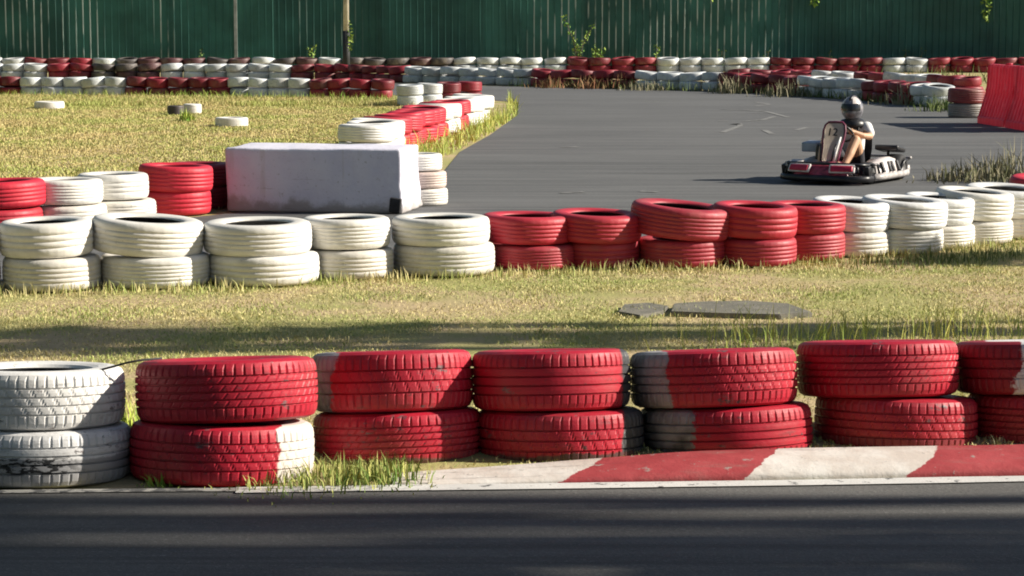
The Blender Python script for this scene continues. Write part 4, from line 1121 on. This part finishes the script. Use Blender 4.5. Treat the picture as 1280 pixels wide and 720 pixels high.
# clothes
sv = [J['pel'], J['bel'], J['che'], (-.155, 0, .565)]; se = [(0, 1), (1, 2), (2, 3)]; sr = [(.122, .098), (.118, .093), (.130, .098), .072]
for s in (1, -1):
    b = len(sv); sv += [(-.155, .15 * s, .548), (-.10, .21 * s, .49)]; se += [(2, b), (b, b + 1)]; sr += [.062, .050]
fuse([skin_mesh(sv, se, sr)], .010, 'shirt', shirt_m, per)
sv = [(-.16, 0, .15), (-.10, .075, .17), (.01, .12, .295), (-.10, -.075, .17), (.01, -.12, .295)]; se = [(0, 1), (1, 2), (0, 3), (3, 4)]
fuse([skin_mesh(sv, se, [(.12, .095), .082, .074, .082, .074])], .010, 'shorts', short_m, per)
for s in (1, -1):
    bm = bmesh.new(); tube(bm, [(.40, .11 * s, .115), (.46, .11 * s, .125), (.50, .11 * s, .16), (.515, .11 * s, .215)], [.036, .042, .038, .028], 10); obj('shoe', bm, simple('dark_shoe', (.05, .05, .055), .6), per)
# straps and neck guard
bm = bmesh.new(); tube(bm, [(-.045, .10, .36), (-.03, .10, .46), (-.07, .095, .565), (-.15, .095, .60), (-.23, .095, .55)], .014, 8); tube(bm, [(-.045, -.10, .36), (-.03, -.10, .46), (-.07, -.095, .565), (-.15, -.095, .60), (-.23, -.095, .55)], .014, 8)
obj('strap', bm, blk_pl, per)
bm = bmesh.new(); lathe(bm, [(.05, .53), (.13, .54), (.145, .575), (.115, .625), (.055, .645)], 24, True, center=(-.135, 0, 0)); obj('neck_guard', bm, blk_pl, per)
# helmet: shell, visor, crest
hc = Vector((-.125, 0, .738))
bm = bmesh.new(); bmesh.ops.create_uvsphere(bm, u_segments=36, v_segments=24, radius=1)
for v in bm.verts:
    x, y, z = v.co
    if z < -.25 and x > 0: x *= 1.10; z *= .96           # chin bar
    v.co = Vector((x * .132, y * .110, z * .130)) + hc
    if v.co.z < hc.z - .114: v.co.z = hc.z - .114
helm = obj('helmet', bm, simple('silver_helmet', (.22, .22, .25), .28, .6, 9, metal=.35), per)
bm = bmesh.new(); gridv = []
for el in np.linspace(-.12, .42, 7):
    gridv.append([bm.verts.new(hc + Vector((.139 * math.cos(el) * math.cos(az), .116 * math.cos(el) * math.sin(az), .135 * math.sin(el)))) for az in np.linspace(-1.25, 1.25, 17)])
for a, b in zip(gridv, gridv[1:]):
    for j in range(16): bm.faces.new((a[j], a[j + 1], b[j + 1], b[j]))
obj('visor', bm, simple('dark_visor', (.02, .025, .035), .12, .2, 5), helm)
bm = bmesh.new(); tube(bm, [hc + Vector((.131 * math.cos(t), 0.012, .131 * math.sin(t))) for t in np.linspace(.75, 2.5, 14)], [.008] + [.017] * 12 + [.008], 8); obj('top_vent', bm, blk_pl, helm)
for sgn in (1, -1):
    bm = bmesh.new(); g2 = []
    for el in np.linspace(.45, 1.25, 6):
        g2.append([bm.verts.new(hc + Vector((.136 * math.cos(el) * math.cos(az * sgn), .114 * math.cos(el) * math.sin(az * sgn), .134 * math.sin(el)))) for az in np.linspace(.5, 1.4, 6)])
    for a, b in zip(g2, g2[1:]):
        for j in range(5): bm.faces.new((a[j], a[j + 1], b[j + 1], b[j]))
    obj('helmet_stripe', bm, pinkish, helm)

# ------------------------------------------------------------------ shade trees outside the frame to the right
def tree(x, y, H, trunk_r, crown_c, crown_r, nleaf, label, leaf=.13, lean=(0, 0), clumps=26, fill=.55):
    root = empty('shade_tree', (x, y, 0), 0, label, 'tree', 'shade trees right of the picture')
    bm = bmesh.new(); top = Vector((lean[0], lean[1], H))
    pts = [Vector((lean[0] * t * t + .08 * math.sin(4 * t + x), lean[1] * t * t + .06 * math.sin(5 * t + y), H * t)) for t in np.linspace(0, 1, 9)]
    tube(bm, pts, [trunk_r * (1.25 - .7 * t) for t in np.linspace(0, 1, 9)], 12)
    obj('trunk', bm, M['bark'], root)
    cc = Vector(crown_c); L = []; bl = bmesh.new()
    cl = []
    for i in range(clumps):
        d = Vector(rng.normal(0, 1, 3)).normalized(); q = cc + Vector((d.x * crown_r[0], d.y * crown_r[1], d.z * crown_r[2])) * random.uniform(.35, .95)
        cl.append(q); rr = random.uniform(.5, 1.0) * min(crown_r) * fill
        L.append(ball(nleaf // clumps, tuple(q), (rr, rr, rr * .7)))
        st = pts[random.choice((5, 6, 7))]; md = (st + q) / 2 + Vector((0, 0, .15))
        tube(bl, [st, md, q], [trunk_r * .4, trunk_r * .22, .012], 6)
    obj('limbs', bl, M['bark'], root)
    leaves('crown', np.concatenate(L), leaf, M['leaf'], root)
# shade over the near track
for i_, (x, yl, r_, ln, lab) in enumerate(((15.0, 6.84, .17, .30, 'first'), (18.5, 7.03, .09, -.35, 'second'), (16.5, 7.30, .13, .25, 'third'), (19.5, 7.45, .08, -.5, 'fourth'), (17.5, 7.64, .10, .2, 'fifth'), (14.5, 7.80, .07, -.15, 'sixth'), (16.0, 6.55, .16, .1, 'seventh'), (20.0, 6.70, .05, .6, 'eighth'))):
    tree(x, yl + .035 * x, 12.8, r_, (0, ln, 13.0), (1.1, .8, .9), 1300, f'{lab} slim trunked tree of the grove shading the near track', .13, (.1, ln), clumps=14)
tree(9.5, 6.55, 4.4, .10, (0, 0, 4.9), (2.4, .95, 1.7), 1100, 'small leafy tree among the slim trunks by the near track', .10, clumps=40, fill=.34)
# slim trunks that draw streaks over the grass strip
tree(11.0, 12.2, 8.5, .16, (0, 0, 9.0), (1.2, 1.2, 1.0), 1500, 'slim tall tree whose trunk shadow crosses the grass strip', .12, (.1, .2), clumps=14)
tree(13.0, 11.7, 9.8, .09, (0, 0, 10.2), (1.3, 1.0, 1.0), 1500, 'second slim tree drawing a thinner shadow on the grass', .12, (.1, .3), clumps=14)
tree(8.0, 15.9, 1.8, .07, (0, 0, 2.5), (.9, .45, .5), 900, 'small shrub like tree shading the turf at right', .08, clumps=12)
tree(12.0, 12.8, 9.0, .07, (0, 0, 9.6), (1.1, .9, .9), 1200, 'third and thinnest slim tree beyond the grass strip', .12, (.1, -.2), clumps=12)
tree(9.5, 12.3, 4.6, .05, (0, 0, 5.1), (2.4, .55, 1.7), 520, 'thin crowned tree dappling the grass strip from the right', .12, (.1, .1), clumps=30, fill=.45)
# dapple on the fence
tree(21, 72.2, 3.8, .2, (0, 0, 4.0), (3.2, 1.4, 2.8), 6000, 'wide tree at the right end of the fence', .22, clumps=40, fill=.7)
tree(25, 74.4, 11.5, .25, (0, 0, 14.2), (2.0, 2.2, 1.2), 2600, 'tall tree behind the right end of the fence', .22, clumps=30, fill=.55)
# added woods, unseen: put in to block sky light from left and behind
def belt(name, a, b, depth, h, n, label):
    a = np.array(a); b = np.array(b); t = rng.uniform(0, 1, n); d = rng.uniform(-depth, depth, n); z = rng.uniform(0, 1, n) ** .8
    top = h * (1 + .25 * np.sin(t * 23) + .15 * np.sin(t * 61 + 1))
    p = a + (b - a) * t[:, None]; P3 = np.c_[p[:, 0] + d, p[:, 1] + rng.uniform(-depth, depth, n), z * top]
    tag(leaves(name, P3, .42, M['leaf']), label, 'woods', kind='stuff')
belt('sky_block_belt', (-20, -14), (-24, 62), 2.0, 15, 12000, 'unseen wood added to block sky light along the left side of the track')
belt('sky_block_belt', (-22, -11), (9, -11), 2.0, 16, 8000, 'unseen wood added to block sky light behind the viewer')
print('TYRES', sum(1 for o in scene.objects if o.get('category') == 'tyre'))
